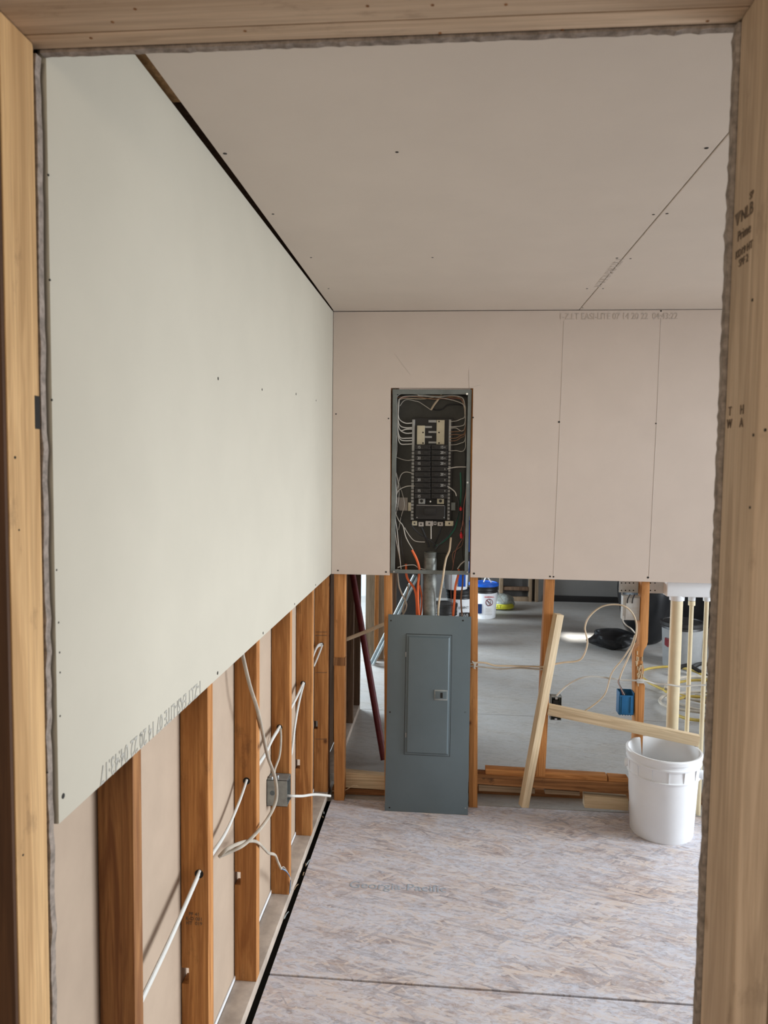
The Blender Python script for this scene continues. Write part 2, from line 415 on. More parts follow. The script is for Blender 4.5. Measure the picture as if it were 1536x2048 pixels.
strip('pencil_line', [(1322, 636), (1313, 850), (1298, 1152)], 1, YB, wb, (0, -1, 0), .0007, 'pencil')
strip('cut_mark', [(938, 740), (939, 776)], 1, YB, wb, (0, -1, 0), .0006, 'pencil')
strip('cut_mark', [(939, 775), (962, 770)], 1, YB, wb, (0, -1, 0), .0006, 'pencil')
strip('cut_mark', [(790, 708), (820, 748)], 1, YB, wb, (0, -1, 0), .0005, 'pencil')
text('1-Z.LT EASI-LITE 07 14 20 22  04:43:22', P(1236, 633, 1, YB-.0006), (1, 0, 0), (0, 0, 1), .040, 'inkwarm', wb, 'printed_text', .0003, .80)
pa, pb = P(178, 1568, 0, XL+.0006), P(412, 1362, 0, XL+.0006)
pc = P(300, 1463, 0, XL+.0006)
text('1-Z.LT EASI-LITE 07 14 20 22 04:43:17', pc+Vector((0, .045, .0)), (0, -1, 0), (0, 0, -1), .044, 'ink', wl, 'printed_text', .0003, .70)
pd = P(1218, 548, 2, H-.0006)
text('1-Z.LT EASI-LITE 07 14', pd, (0, 1, 0), (-1, 0, 0), .042, 'inkwarm', ce, 'printed_text', .0003, 1.0)

# ---------------- near wall and doorway
ZH = 2.165; XR = .340
door = thing('door_1', (0, .93, 0), None, None, kind='structure')
o = board('jamb_stud', (-.571, .9345, -.0), (-.571, .9345, 2.165), (0, 1, 0), .075, .040, 'jambL', door, .005); tag(o)
o = board('jamb_stud', (.3605, .925, 0), (.3605, .925, 2.165), (0, 1, 0), .104, .041, 'jamb', door, .005)
board('king_stud', (.4035, .925, 0), (.4035, .925, 2.30), (0, 1, 0), .100, .041, 'jamb', door, .005)
board('king_stud', (-.614, .938, 0), (-.614, .938, 2.30), (0, 1, 0), .078, .040, 'darkwood', door, .004)
board('header_board', (-.64, .9705, ZH+.045), (.43, .9705, ZH+.045), (0, 0, 1), .09, .033, 'jamb', door, .003)
board('header_board', (-.64, .9105, ZH+.045), (.43, .9105, ZH+.045), (0, 0, 1), .09, .084, 'jamb', door, .003)
board('jamb_front_board', (-.62, .8935, 0), (-.62, .8935, 2.30), (1, 0, 0), .134, .007, 'darkboard', door, .002)  # thin dark brown board over the front of the left jamb
mb = MB(); mb.box(-.6, .4, .90, .975, ZH+.10, 2.34); mb.build('cripple_wall', 'jamb', door)
# drywall around the doorway, room side, ragged cut
def ragged_edge(p0, p1, n, amp, ax):
    r = []
    for i in range(n+1):
        t = i/n; p = [p0[0]+(p1[0]-p0[0])*t, p0[1]+(p1[1]-p0[1])*t]
        p[ax] += random.uniform(-amp, amp) + (random.random() < .08)*random.uniform(-amp*2, amp*2)
        r.append(tuple(p))
    return r
mb = MB()
edge = ragged_edge((.3365, .0), (.3365, ZH-.003), 260, .0009, 0)
for (a, b_) in zip(edge, edge[1:]):
    mb.hexa([(a[0], .978, a[1]), (2.45, .978, a[1]), (2.45, .978, b_[1]), (b_[0], .978, b_[1])],
            [(a[0], .9907, a[1]), (2.45, .9907, a[1]), (2.45, .9907, b_[1]), (b_[0], .9907, b_[1])])
edge = ragged_edge((-.552, ZH-.003), (2.45, ZH-.003), 300, .0008, 1)
for (a, b_) in zip(edge, edge[1:]):
    mb.hexa([(a[0], .988, a[1]), (b_[0], .988, b_[1]), (b_[0], .988, H-.004), (a[0], .988, H-.004)],
            [(a[0], 1.0, a[1]), (b_[0], 1.0, b_[1]), (b_[0], 1.0, H-.004), (a[0], 1.0, H-.004)])
nw = mb.build('wall_near', 'gyp', None, smooth=False); tag(nw, kind='structure')
mb = MB()
edge = ragged_edge((-.5515, .04), (-.5515, ZH-.01), 90, .0010, 0)
for (a, b_) in zip(edge, edge[1:]):
    mb.hexa([(-.66, .976, a[1]), (a[0], .976, a[1]), (b_[0], .976, b_[1]), (-.66, .976, b_[1])],
            [(-.66, .9885, a[1]), (a[0], .9885, a[1]), (b_[0], .9885, b_[1]), (-.66, .9885, b_[1])])
mb.build('drywall_return', 'gyp', nw, smooth=False)
# stamps and notch on the jambs
def jtext(s, u, v, size, sq=1, x=.340, col='inkdark'):
    p = P(u, v, 0, x-.0006)
    return text(s, p, (0, -1, 0), (0, 0, 1), size, col, door, 'lumber_stamp', .0003, sq)
jtext('SP', 1503, 390, .012)
jtext('▼NLB', 1487, 430, .020)
jtext('Prime', 1488, 465, .017)
jtext('KD19 HT\nSPF 2', 1487, 511, .013)
jtext('T\nW', 1459, 836, .016); jtext('H\nA', 1483, 833, .016)
mb = MB(); a = P(78, 825, 0, -.549)
mb.box(-.553, -.5508, a.y-.007, a.y+.006, a.z-.022, a.z+.022); mb.build('mortise', 'dark', door)
for (u, v) in ((270, 18), (735, 12), (490, 62), (1125, 60), (1415, 42), (225, 44), (865, 10), (182, 76), (880, 66), (1012, 9)):
    p = P(u, v, 2, ZH)
    MB().tube([p+Vector((0, 0, .001)), p-Vector((0, 0, .0004))], .0022, 8, 1, 0).build('knot', 'rotten', door)
for (u, v, x, r) in ((30, 915, -.5508, .0018), (38, 1060, -.5508, .0012), (46, 1710, -.5508, .0015), (95, 1545, -.5508, .0012), (1505, 600, .3398, .0018), (1507, 870, .3398, .0018), (1500, 1015, .3398, .0016), (1530, 860, .3398, .0018)):
    p = P(u, v, 0, x); s_ = 1 if x < 0 else -1
    MB().tube([p-Vector((s_*.001, 0, 0)), p+Vector((s_*.0006, 0, 0))], r, 8, 1, 0).build('nail_hole', 'dark', door)

# right wall of the room with its window (out of frame, source of the daylight)
mb = MB()
mb.box(2.45, 2.55, .99, 1.35, 0, H); mb.box(2.45, 2.55, 3.25, 3.56, 0, H); mb.box(2.45, 2.55, 1.35, 3.25, 0, .2); mb.box(2.45, 2.55, 1.35, 3.25, 2.2, H)
tag(mb.build('wall_right', 'wallB'), kind='structure')
mb = MB()
for z in (.2, 2.16): mb.box(2.46, 2.53, 1.35, 3.25, z, z+.04)
for y in (1.35, 3.21): mb.box(2.46, 2.53, y, y+.04, .24, 2.16)
wf = mb.build('window_1', 'white'); tag(wf, kind='structure')

# far room shell
def shell(name, mat, *boxes):
    mb = MB()
    for bx in boxes: mb.box(*bx)
    return tag(mb.build(name, mat), kind='structure')
shell('wall_far', 'wallfar', (.95, 3.6, 9.05, 9.15, 0, 1.06), (.95, 3.6, 9.05, 9.15, 1.20, 2.4), (.95, 1.20, 9.05, 9.15, 1.06, 1.2), (1.72, 3.6, 9.05, 9.15, 1.06, 1.2))  # slit added and shaped to throw the sun streak on the floor
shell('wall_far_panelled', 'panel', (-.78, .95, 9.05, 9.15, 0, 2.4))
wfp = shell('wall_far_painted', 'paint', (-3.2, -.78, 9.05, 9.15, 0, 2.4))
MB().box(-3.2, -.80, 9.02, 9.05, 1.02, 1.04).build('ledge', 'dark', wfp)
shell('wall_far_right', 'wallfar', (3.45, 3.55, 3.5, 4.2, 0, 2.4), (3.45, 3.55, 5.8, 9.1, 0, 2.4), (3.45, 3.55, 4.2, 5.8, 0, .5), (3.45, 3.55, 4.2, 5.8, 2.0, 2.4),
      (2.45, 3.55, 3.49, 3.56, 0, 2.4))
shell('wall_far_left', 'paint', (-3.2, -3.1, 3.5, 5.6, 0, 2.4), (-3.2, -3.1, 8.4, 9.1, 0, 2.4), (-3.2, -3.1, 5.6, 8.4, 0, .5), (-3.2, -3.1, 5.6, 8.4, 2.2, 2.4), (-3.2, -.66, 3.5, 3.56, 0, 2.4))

# ================================================================ LEFT WALL STUDS
ypos = [(1.279, 'first stud from the doorway, widest dark brown face', .038),
        (1.700, 'second stud from the doorway, with an ink grade stamp below its cable hole', .040),
        (2.152, 'third stud from the doorway, single pale cable running into its hole', .038),
        (2.618, 'fourth stud from the doorway, carrying the grey metal electrical box', .038),
        (3.056, 'fifth stud from the doorway, cable hole high above a small notch', .038),
        (3.483, 'sixth stud, last before the corner, crossed by dark pencil marks', .036)]
holes = [(None), (398, 1748), (493, 1562), (559, 1455), (606, 1367), (643, 1289)]
notch = [None, (372, 1952), (474, 1757), None, (590, 1528), (628, 1450)]
hz = {}
tag(board('sill_plate', ((XP+XS)/2, .995, .019), ((XP+XS)/2, 3.62, .019), (1, 0, 0), XS-XP, .038, 'dusty', None, .002),
    'dusty grey bottom plate under the studs along the left wall', 'lumber')
tag(board('top_plate', ((XP+XS)/2, .995, 2.285), ((XP+XS)/2, 3.62, 2.285), (1, 0, 0), XS-XP, .038, 'stud', None, .002),
    'wooden top plate over the studs behind the grey drywall of the left wall', 'lumber')
for i, ((y, lab, th), hp, nc) in enumerate(zip(ypos, holes, notch)):
    z0, z1 = .038, 2.266
    cxm = (XP+XS)/2
    if nc:
        pn = P(nc[0], nc[1], 1, y); za, zb = pn.z-.020, pn.z+.020
        pts = [(XP, z0), (XS, z0), (XS, z1), (XP, z1), (XP, zb), (XP+.018, zb), (XP+.018, za), (XP, za)]
    else:
        pts = [(XP, z0), (XS, z0), (XS, z1), (XP, z1)]
    mb = MB(); mb.prism(pts, 1, y, y+th)
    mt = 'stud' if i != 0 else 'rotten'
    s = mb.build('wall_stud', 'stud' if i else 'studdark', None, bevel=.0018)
    tag(s, 'left wall: '+lab, 'stud', 'studs along the left wall')
    if hp:
        p = P(hp[0], hp[1], 1, y-.0004); hz[i] = Vector((min(max(p.x, -.618), -.575), y, p.z))
        q = hz[i]
        MB().tube([q+Vector((0, -.0006, 0)), q+Vector((0, .001, 0))], .011, 14, 1, 0).build('cable_hole', 'dark', s)
    if i == 1:
        text('PF 41\nK-D 001\nHT  019', P(388, 1838, 1, y-.0006), (1, 0, 0), (0, 0, 1), .012, 'inkdark', s, 'grade_stamp', .0003, 1)
    if i == 5:
        for v in (1264, 1271, 1345, 1478): strip('pencil_mark', [(631, v), (654, v)], 1, y, s, (0, -1, 0), .0012, 'inkdark')
    if i == 4:
        pass
# dark corner post and framing behind the corner
tag(board('corner_post', (-.585, 3.545, .0), (-.585, 3.545, 2.3), (1, 0, 0), .045, .03, 'darkwood', None, .002),
    'dark narrow post deep in the corner behind the last left wall stud', 'post')

# cables of the left wall
def cable(name, pts, r, mat, label, flat=1.0, group=None, cat='cable', side=None, smooth=6):
    mb = MB(); mb.tube(pts, r, 10, flat, smooth, True, side)
    return T(mb, name, mat, label, cat, group)
def flatbundle(name, pts, n, r, mat, label, side=(0, 0, 1), group=None):
    """several round-edged runs lying side by side, one mesh each under a thing"""
    root = thing(name, pts[0], label, 'cable', group); sd = Vector(side)
    for k in range(n):
        off = sd*((k-(n-1)/2)*r*2.25)
        MB().tube([Vector(p)+off for p in pts], r, 8, 1, 6).build('cable_run', mat, root)
    return root
XC = -.596
h1 = hz[1]
pe = P(287, 1985, 0, -.590); s0 = Vector((-.592, 1.322, pe.z-.02))
flatbundle('electrical_cable', [s0, (s0+h1)/2+Vector((0, 0, -.006)), h1+Vector((0, -.002, 0))], 3, .0038, 'cablew', 'white triple flat cable rising across the first stud bay of the left wall', (.25, 0, 1))
h2 = hz[2]
flatbundle('electrical_cable', [h1+Vector((.0, .042, .0)), P(450, 1668, 0, -.598), P(478, 1605, 0, -.596), h2+Vector((0, -.002, 0))], 2, .0038, 'cablew', 'pale double cable running into the hole of the third left wall stud', (.3, 0, 1))
h3 = hz[3]; h4 = hz[4]; h5 = hz[5]
flatbundle('electrical_cable', [h2+Vector((0, .040, 0)), P(528, 1512, 0, -.598), P(545, 1478, 0, -.597), h3+Vector((0, -.002, 0))], 2, .0045, 'cablew', 'white double cable slanting up to the hole of the fourth left wall stud', (.3, 0, 1))
cable('electrical_cable', [h3+Vector((.004, -.004, 0)), P(562, 1478, 0, -.585), P(559, 1512, 0, -.58), P(549, 1543, 0, -.575), P(552, 1570, 0, -.572)], .0038, 'cabled', 'thin dull cable dropping from the fourth left wall stud hole to the metal box')
flatbundle('electrical_cable', [h3+Vector((0, .040, 0)), P(588, 1405, 0, -.598), P(598, 1385, 0, -.597), h4+Vector((0, -.002, 0))], 2, .0042, 'cablew', 'short white double cable slanting up to the fifth left wall stud hole', (.3, 0, 1))
flatbundle('electrical_cable', [h4+Vector((.004, -.004, 0)), P(598, 1405, 0, -.590), P(590, 1450, 0, -.590), P(583, 1508, 0, -.600)], 2, .0042, 'cablew', 'white double cable hanging steeply below the fifth left wall stud hole', (0, 1, .3))
flatbundle('electrical_cable', [h4+Vector((0, .040, 0)), P(632, 1298, 0, -.598), h5+Vector((0, -.002, 0))], 2, .004, 'cablew', 'upper pale cable entering the hole of the corner stud on the left wall', (.3, 0, 1))
flatbundle('electrical_cable', [h5+Vector((.004, -.004, -.004)), P(638, 1308, 0, -.592), P(628, 1332, 0, -.600)], 2, .004, 'cablew', 'lower pale cable bending down from the hole of the corner stud on the left wall', (0, 1, .3))
# thick dusty cable hanging from behind the drywall
X1 = -.556
pts = [P(484, 1300, 0, -.585), P(487, 1318, 0, -.580), P(500, 1372, 0, -.566), P(515, 1420, 0, X1), P(527, 1475, 0, X1), P(536, 1515, 0, X1+.004), P(549, 1552, 0, X1+.012), P(553, 1590, 0, X1+.018),
       P(545, 1620, 0, X1+.016), P(522, 1655, 0, X1+.008), P(490, 1688, 0, X1), P(462, 1703, 0, -.585), P(438, 1713, 0, -.612)]
hang = thing('hanging_cable', pts[0], 'thick dusty tan cable hanging from under the left drywall and looping to the plate', 'cable')
MB().tube(pts, .0055, 10, .75, 7, True, (1, 0, 0)).build('cable_jacket', 'cabled', hang)
pts2 = [P(438, 1714, 0, -.612), P(456, 1697, 0, -.590), P(488, 1684, 0, X1-.006), P(512, 1683, 0, X1), P(528, 1697, 0, X1), P(537, 1706, 0, X1), P(550, 1710, 0, X1), P(556, 1724, 0, X1), P(562, 1737, 0, X1)]
MB().tube(pts2, .0052, 10, .75, 7, True, (1, 0, 0)).build('cable_jacket', 'cabled', hang)
for k, (mt, dz) in enumerate((('wirew', 0), ('wirek', .004), ('wirew', -.004), ('bluebox', .002))):
    MB().tube([P(562, 1737, 0, X1), P(568+k*1.5, 1734+k*3, 0, X1+.003*k), P(577+k, 1748+k*2, 0, X1), P(581, 1760, 0, X1), P(582-k, 1778+3*k, 0, X1-.004)], .0014, 6, 1, 5).build('wire', mt, hang)
# grey metal box on the fourth stud
gb = P(563, 1582, 1, 2.60)
gx0, gx1 = P(541, 1582, 1, 2.612).x, P(581, 1582, 1, 2.612).x
gz0, gz1 = P(560, 1612, 1, 2.56).z, P(560, 1560, 1, 2.56).z
jb = thing('electrical_box', (gx0, 2.58, gz0), 'grey metal electrical box nailed to the fourth left wall stud', 'electrical box')
mb = MB(); mb.box(gx0, gx1-.001, 2.556, 2.6175, gz0, gz0+.0015); mb.box(gx0, gx1-.001, 2.556, 2.6175, gz1-.0015, gz1); mb.box(gx0, gx1, 2.556, 2.5575, gz0, gz1); mb.box(gx0, gx1, 2.616, 2.6175, gz0, gz1); mb.box(gx0, gx0+.0015, 2.556, 2.6175, gz0, gz1)
mb.build('box_body', 'zinc', jb)
for z in (gz0+.004, gz1-.008): MB().box(gx1-.004, gx1+.0005, 2.575, 2.60, z, z+.004).build('mounting_ear', 'chrome', jb)
MB().tube([(gx0+.02, 2.5555, (gz0+gz1)/2), (gx0+.02, 2.557, (gz0+gz1)/2)], .009, 14, 1, 0).build('knockout', 'steel', jb)
mb = MB(); mb.tube([(gx0+.012, 2.575, gz1), (gx0+.012, 2.575, gz1+.006)], .007, 10, 1, 0); mb.tube([(gx0+.030, 2.59, gz1), (gx0+.030, 2.59, gz1+.005)], .006, 10, 1, 0); mb.build('cable_clamp', 'chrome', jb)
cable('electrical_cable', [(gx1-.02, 2.585, P(580, 1592, 1, 2.585).z), P(585, 1592, 1, 2.585), P(605, 1592, 1, 2.63), P(630, 1589, 1, 2.68), P(661, 1592, 1, 2.72)], .0048, 'cablew', 'short white cable end sticking out of the grey metal box into the room')

# black crack debris at the floor edge
for k in range(7):
    y = random.uniform(2.0, 3.4); p = Vector((-.552+random.uniform(-.004, .004), y, .004))
    q = p+Vector((random.uniform(-.01, .012), random.uniform(-.06, .06), random.uniform(0, .008)))
    T(MB().tube([p, (p+q)/2+Vector((0, 0, .004)), q], .0022, 5, 1, 2), 'splinter', 'greywood' if k % 3 else 'zinc',
      'small splinter lying in the black gap along the bottom plate', 'splinter', 'splinters in the gap along the bottom plate')

# ================================================================ BACK WALL FRAMING
YW0, YW1 = YS+.001, YS+.0645
def bstud(u0t, u1t, vt, u0b, u1b, vb, zb, label, mat='studB', y0=YW0, y1=YW1, ztp=1.35):
    a, b2 = P(u0t, vt, 1, y0), P(u1t, vt, 1, y0); c, d = P(u0b, vb, 1, y0), P(u1b, vb, 1, y0)
    def at(z, L):
        pa, pc = (a, c) if L else (b2, d); t = (z-pc.z)/(pa.z-pc.z); return pc.x+(pa.x-pc.x)*t
    q = [(at(zb, 1), zb), (at(zb, 0), zb), (at(ztp, 0), ztp), (at(ztp, 1), ztp)]
    mb = MB(); mb.prism(q, 1, y0, y1)
    return T(mb, 'wall_stud', mat, label, 'stud', 'studs of the back wall', bevel=.0018)
st = bstud(668, 690, 1158, 668, 688, 1570, .0, 'orange brown stud at the left end of the back wall, notched at mid height', 'studB', ztp=2.3)
MB().box(P(668, 1322, 1, YW0).x-.001, P(690, 1322, 1, YW0).x+.001, YW0-.003, YW0+.02, P(680, 1331, 1, YW0).z, P(680, 1315, 1, YW0).z).build('dark_notch', 'rotten', st)
bstud(768, 783, 1158, 769, 784, 1560, .0, 'back wall stud just left of the breaker box, going down behind the grey cover', 'studB', ztp=2.3)
bstud(940, 956, 1158, 938, 955, 1580, .0, 'back wall stud just right of the leaning grey panel cover', 'studB', ztp=2.3)
bstud(1090, 1109, 1180, 1073, 1091, 1540, P(1082, 1553, 1, YW0).z, 'back wall stud behind the leaning pale stick', 'studB', ztp=2.3)
# broken stud near the pipes: wider upper piece, chipped lower piece
y0 = YW0
def X(u, v): p = P(u, v, 1, y0); return (p.x, p.z)
zt = 2.3; xt0 = X(1284, 1160)[0]; xt1 = X(1300, 1160)[0]
pts = [X(1259, 1600), X(1282, 1600), X(1287, 1455), X(1290, 1372), X(1286, 1362), X(1288, 1340), X(1285, 1318), X(1288, 1300), X(1293, 1293), X(1296, 1284), (xt1, 1.11), (xt1+.005, zt), (xt0+.005, zt), (xt0, 1.11), X(1279, 1290), X(1270, 1300), X(1270, 1455)]
pts[0] = (pts[2][0]-.038, .0); pts[1] = (pts[2][0]-.004, .0)
T(MB().prism(pts, 1, YW0, YW1), 'wall_stud', 'studB', 'chewed and chipped orange stud beside the white pipes, stepped at mid height', 'stud', 'studs of the back wall', bevel=.0018)
mb = MB()
for k in range(26):
    u = random.uniform(1272, 1286); v = random.uniform(1300, 1368); p = P(u, v, 1, YW0)
    mb.tube([p+Vector((0, -.0028, .006)), p+Vector((.001, .001, -.012))], .0035, 5, 1, 0)
T(mb, 'wood_splinters', 'lath', 'pale torn splinters on the chipped face of the stud beside the white pipes', 'splinters', kind='stuff')

# bottom plates and blocks
def plank(u0, v0a, v1a, u1, v0b, v1b, y0, y1, name, mat, label, cat='board', **k):
    a, b2, c, d = P(u0, v0a, 1, y0), P(u0, v1a, 1, y0), P(u1, v1b, 1, y0), P(u1, v0b, 1, y0)
    for p in (b2, c):
        p.z = max(p.z, k.get('zmin', .001))
    q = [(p.x, y0, p.z) for p in (b2, c, d, a)]
    q2 = [(p[0], y1, p[2]) for p in q]
    mb = MB(); mb.hexa(q, q2)
    o = T(mb, name, mat, label, cat, bevel=.003)
    Rm = Matrix.Rotation(radians(90), 4, 'Y'); o.data.transform(Rm); o.rotation_euler = Rm.inverted().to_euler()
    return o
plank(952, 1549, 1568, 1257, 1566, 1590, 3.488, 3.552, 'sill_board', 'rotten', 'stained broken plank lying behind the foot of the leaning stick', zmin=.03)
plank(971, 1538, 1549, 1215, 1553, 1564, 3.494, 3.545, 'sill_board', 'studB', 'orange upper strip of wood lying on the stained broken plank')
plank(1217, 1554, 1566, 1257, 1557, 1568, 3.494, 3.545, 'wood_offcut', 'studB', 'short orange wood offcut at the left of the white bucket')
plank(957, 1569, 1582, 1070, 1577, 1588, 3.494, 3.545, 'wood_offcut', 'greywood', 'greyish pale strip under the left end of the stained plank', zmin=.012)
plank(1090, 1579, 1588, 1160, 1584, 1592, 3.494, 3.545, 'wood_offcut', 'greywood', 'narrow greyish strip under the middle of the stained plank', zmin=.012)
plank(1169, 1591, 1616, 1257, 1598, 1622, 3.480, 3.53, 'wood_offcut', 'lath', 'pale wood block lying on the floor left of the white bucket', zmin=.001)
plank(688, 1544, 1575, 770, 1552, 1580, 3.545, 3.59, 'wood_block', 'lath', 'pale beige wood block standing between the two left back wall studs', zmin=.02)
plank(664, 1576, 1588, 772, 1581, 1592, 3.55, 3.60, 'sill_board', 'rotten', 'thin brown plate under the pale block at the left of the grey cover', zmin=.001)
tag(board('sill_plate', (-.5, 3.66, .019), (2.4, 3.66, .019), (0, 1, 0), .05, .036, 'rotten', None, .002), 'dark stained bottom plate on the far side of the back wall', 'lumber')
cable('thin_wire', [P(664, 1582, 1, 3.52), P(690, 1580, 1, 3.52), P(706, 1571, 1, 3.52), P(716, 1572, 1, 3.52)], .0018, 'cablet', 'thin pale wire scrap lying at the corner left of the grey cover', cat='wire')

# leaning stick
stick = board('leaning_stick', P(1047, 1612, 1, 3.44), P(1117, 1228, 1, 3.455), (1, .38, 0), .036, .038, 'lath', None, .002)
tag(stick, 'pale square wooden stick leaning upright against the back wall stud', 'stick')
br0, br1 = P(1096, 1418, 1, 3.455), P(1397, 1481, 1, 3.405)
brace = board('brace_board', br0, br1, (0, 0, 1), .048, .034, 'lath', None, .002)
tag(brace, 'pale wooden brace sloping from the leaning stick to the right above the bucket', 'board')

# ================================================================ BREAKER BOX
bx0, bx1 = P(783, 960, 1, 3.476).x, P(940, 960, 1, 3.476).x
bz0, bz1 = P(862, 1148, 1, 3.476).z, P(862, 779, 1, 3.476).z
by0, by1 = 3.474, 3.565
pan = thing('breaker_box', ((bx0+bx1)/2, by1, bz0), 'open grey breaker box full of wires set in the back wall drywall', 'electrical panel')
mb = MB(); tk = .002
mb.box(bx0, bx1, by1-tk, by1, bz0, bz1)
e = mb.build('box_back', 'boxin', pan)
mb = MB()
mb.box(bx0, bx0+tk, by0, by1, bz0, bz1); mb.box(bx1-tk, bx1, by0, by1, bz0, bz1); mb.box(bx0, bx1, by0, by1, bz1-tk, bz1)
mb.box(bx0, bx1, by0, by1, bz0, bz0+tk)
f = .017
mb.box(bx0, bx0+f+.004, by0, by0+.003, bz0, bz1); mb.box(bx1-f, bx1, by0, by0+.003, bz0, bz1); mb.box(bx0+.0003, bx1-.0003, by0-.0008, by0+.0035, bz1-.022, bz1+.0003); mb.box(bx0, bx1, by0-.001, by0+.003, bz0, bz0+.018)
mb.build('enclosure', 'boxsteel', pan, bevel=.0006, seg=1)
for (u, v) in ((934, 788), (935, 965), (788, 1143), (935, 1144)):
    p = P(u, v, 1, by0-.001); MB().tube([p, p-Vector((0, .006, 0))], .0045, 8, 1, 0).build('cover_screw', 'chrome', pan)
def pbox(name, mat, u0, v0, u1, v1, ya, yb, bev=.001):
    mb = MB(); pxbox(mb, u0, v0, u1, v1, ya, yb); return mb.build(name, mat, pan, bevel=bev, seg=1)
yb0 = 3.535
pbox('bus_base', 'blackp', 823, 836, 905, 1045, yb0, by1-.004)
lnb = pbox('neutral_bar', 'alu', 823, 839, 828.5, 1040, yb0-.012, yb0); rnb = pbox('neutral_bar', 'alu', 896, 839, 901, 1040, yb0-.012, yb0)
for bar, ua, ub in ((lnb, 822.4, 829), (rnb, 895.4, 901.6)):
    for k in range(20):
        v = 902+k*6.9
        mb = MB(); pxbox(mb, ua, v, ub, v+1.8, yb0-.0135, yb0-.011); mb.build('terminal_slot', 'blackp', bar)
pbox('bus_plate', 'bus', 834, 851, 849.5, 889, yb0-.016, yb0)
pbox('bus_plate', 'bus', 873, 840, 889, 889, yb0-.016, yb0)
for (u0, v0, u1, v1) in ((850, 852, 864, 856), (850, 872, 864, 876), (857, 840, 873, 845), (857, 862, 873, 866), (857, 883, 873, 887)):
    pbox('bus_finger', 'alu', u0, v0, u1, v1, yb0-.012, yb0-.002, .0004)
for (u, v) in ((846, 865), (846, 886), (878, 843), (878, 865), (878, 886)):
    p = P(u, v, 1, yb0-.0165); MB().tube([p, p+Vector((0, .003, 0))], .0038, 10, 1, 0).build('bus_screw', 'dark', pan)
rows = [889+k*10.9 for k in range(10)]
Lm = ['15', '15', '20', '15', '15', '', '20', '', '15', '15']; Rm = ['15', '20', '15', '20', '', '20', '', '20', '', '15']
br_ = []
for k, v in enumerate(rows):
    for side, (ua, ub, ma) in enumerate(((829.5, 861, Lm[k]), (863, 895, Rm[k]))):
        p0 = (ua+ub)/2
        b1 = pbox('circuit_breaker', 'blackp', ua, v+.3, ub, v+10.4, yb0-.040, yb0)
        u2, u3 = (847, 856) if side == 0 else (868, 877)
        x0, x1, z0, z1 = rx(u2, v+3, u3, v+8, yb0-.046); mb = MB(); mb.box(x0, x1, yb0-.047, yb0-.040, z0, z1); mb.build('breaker_toggle', 'blackp', b1, bevel=.001)
        if ma: text(ma, P(838 if side == 0 else 884, v+5.5, 1, yb0-.0405), (1, 0, 0), (0, 0, 1), .0175, 'whitedim', b1, 'rating_mark', .0003, .85)
        if side == 1 and k != 9:
            MB().box(P(889, v+4, 1, yb0-.041).x, P(890.5, v+4, 1, yb0-.041).x, yb0-.0412, yb0-.0395, P(889, v+7, 1, yb0-.04).z, P(889, v+4, 1, yb0-.04).z).build('terminal_screw', 'alu', b1)
pbox('main_lug', 'alu', 837, 996, 850, 1008, yb0-.020, yb0); pbox('main_lug', 'bus', 874, 996, 888, 1008, yb0-.020, yb0)
for (u, v) in ((843, 1002), (881, 1002)):
    p = P(u, v, 1, yb0-.021); MB().tube([p, p+Vector((0, .003, 0))], .0075, 12, 1, 0).build('lug_socket', 'blackp', pan)
p = P(861, 1003, 1, yb0-.01); MB().tube([p, p+Vector((0, -.008, 0))], .004, 10, 1, 0).build('bolt', 'chrome', pan)
mbk = pbox('main_breaker', 'blackp', 831, 1011, 890, 1039, yb0-.050, yb0, .002)
mb = MB(); pxbox(mb, 848, 1016, 872, 1030, yb0-.058, yb0-.05); mb.build('breaker_handle', 'blackp', mbk, bevel=.002)
mb = MB(); pxbox(mb, 833, 1010.4, 889, 1011.2, yb0-.051, yb0-.049); mb.build('trim_edge', 'label', mbk)
for (u, v) in ((834, 1035), (888, 1035)):
    q = P(u, v, 1, yb0-.0505); MB().tube([q, q+Vector((0, .002, 0))], .0028, 8, 1, 0).build('screw', 'alu', mbk)
pbox('label_sticker', 'label', 793, 995, 815, 1021, by1-.006, by1-.003, 0)
pbox('terminal_block', 'bus', 816, 1005, 824, 1022, yb0-.01, yb0+.01); pbox('terminal_block', 'boxsteel', 902, 1005, 911, 1021, yb0-.005, yb0+.01)
for (u0, v0, u1, v1) in ((824, 1042, 834, 1051), (837, 1044, 847, 1053), (851, 1042, 866, 1052), (867, 1043, 873, 1050), (875, 1044, 886, 1052), (890, 1042, 907, 1052)):
    l = pbox('wire_lug', 'label' if u0 % 2 else 'bus', u0, v0, u1, v1, yb0-.022, yb0)
    q = P((u0+u1)/2, (v0+v1)/2, 1, yb0-.0225); MB().tube([q, q+Vector((0, .002, 0))], .0045, 10, 1, 0).build('lug_screw', 'boxin', l)
def wire(pts, mat, r=.0021, y=3.53, ys=None, name='wire'):
    ys = ys or [y]*len(pts)
    return MB().tube([P(u, v, 1, yy) for (u, v), yy in zip(pts, ys)], r, 6, 1, 5).build(name, mat, pan)
yw = yb0-.012
for v0, v1 in ((842, 846), (853, 855), (861, 858), (862, 866), (876, 876), (880, 881), (888, 888)):
    wire([(824, v1), (812, v1+.5), (802, v0), (797, v0-8), (795, v0-30), (798, 800)], 'wirew', .0026, ys=[yw, yw-.006, yw-.01, yw-.01, yw-.01, yw-.012])
for v0, v1 in ((843, 838), (854, 852), (857, 862), (864, 862), (870, 870), (877, 871), (882, 875), (890, 886), (902, 903)):
    wire([(899, v0), (912, v0-1), (922, v1), (929, v1-4), (931, v1-20), (930, 810)], 'copper' if v0 > 863 and v0 < 885 else 'wirew', .0017, ys=[yw, yw-.004, yw-.006, yw-.004, yw, yw])
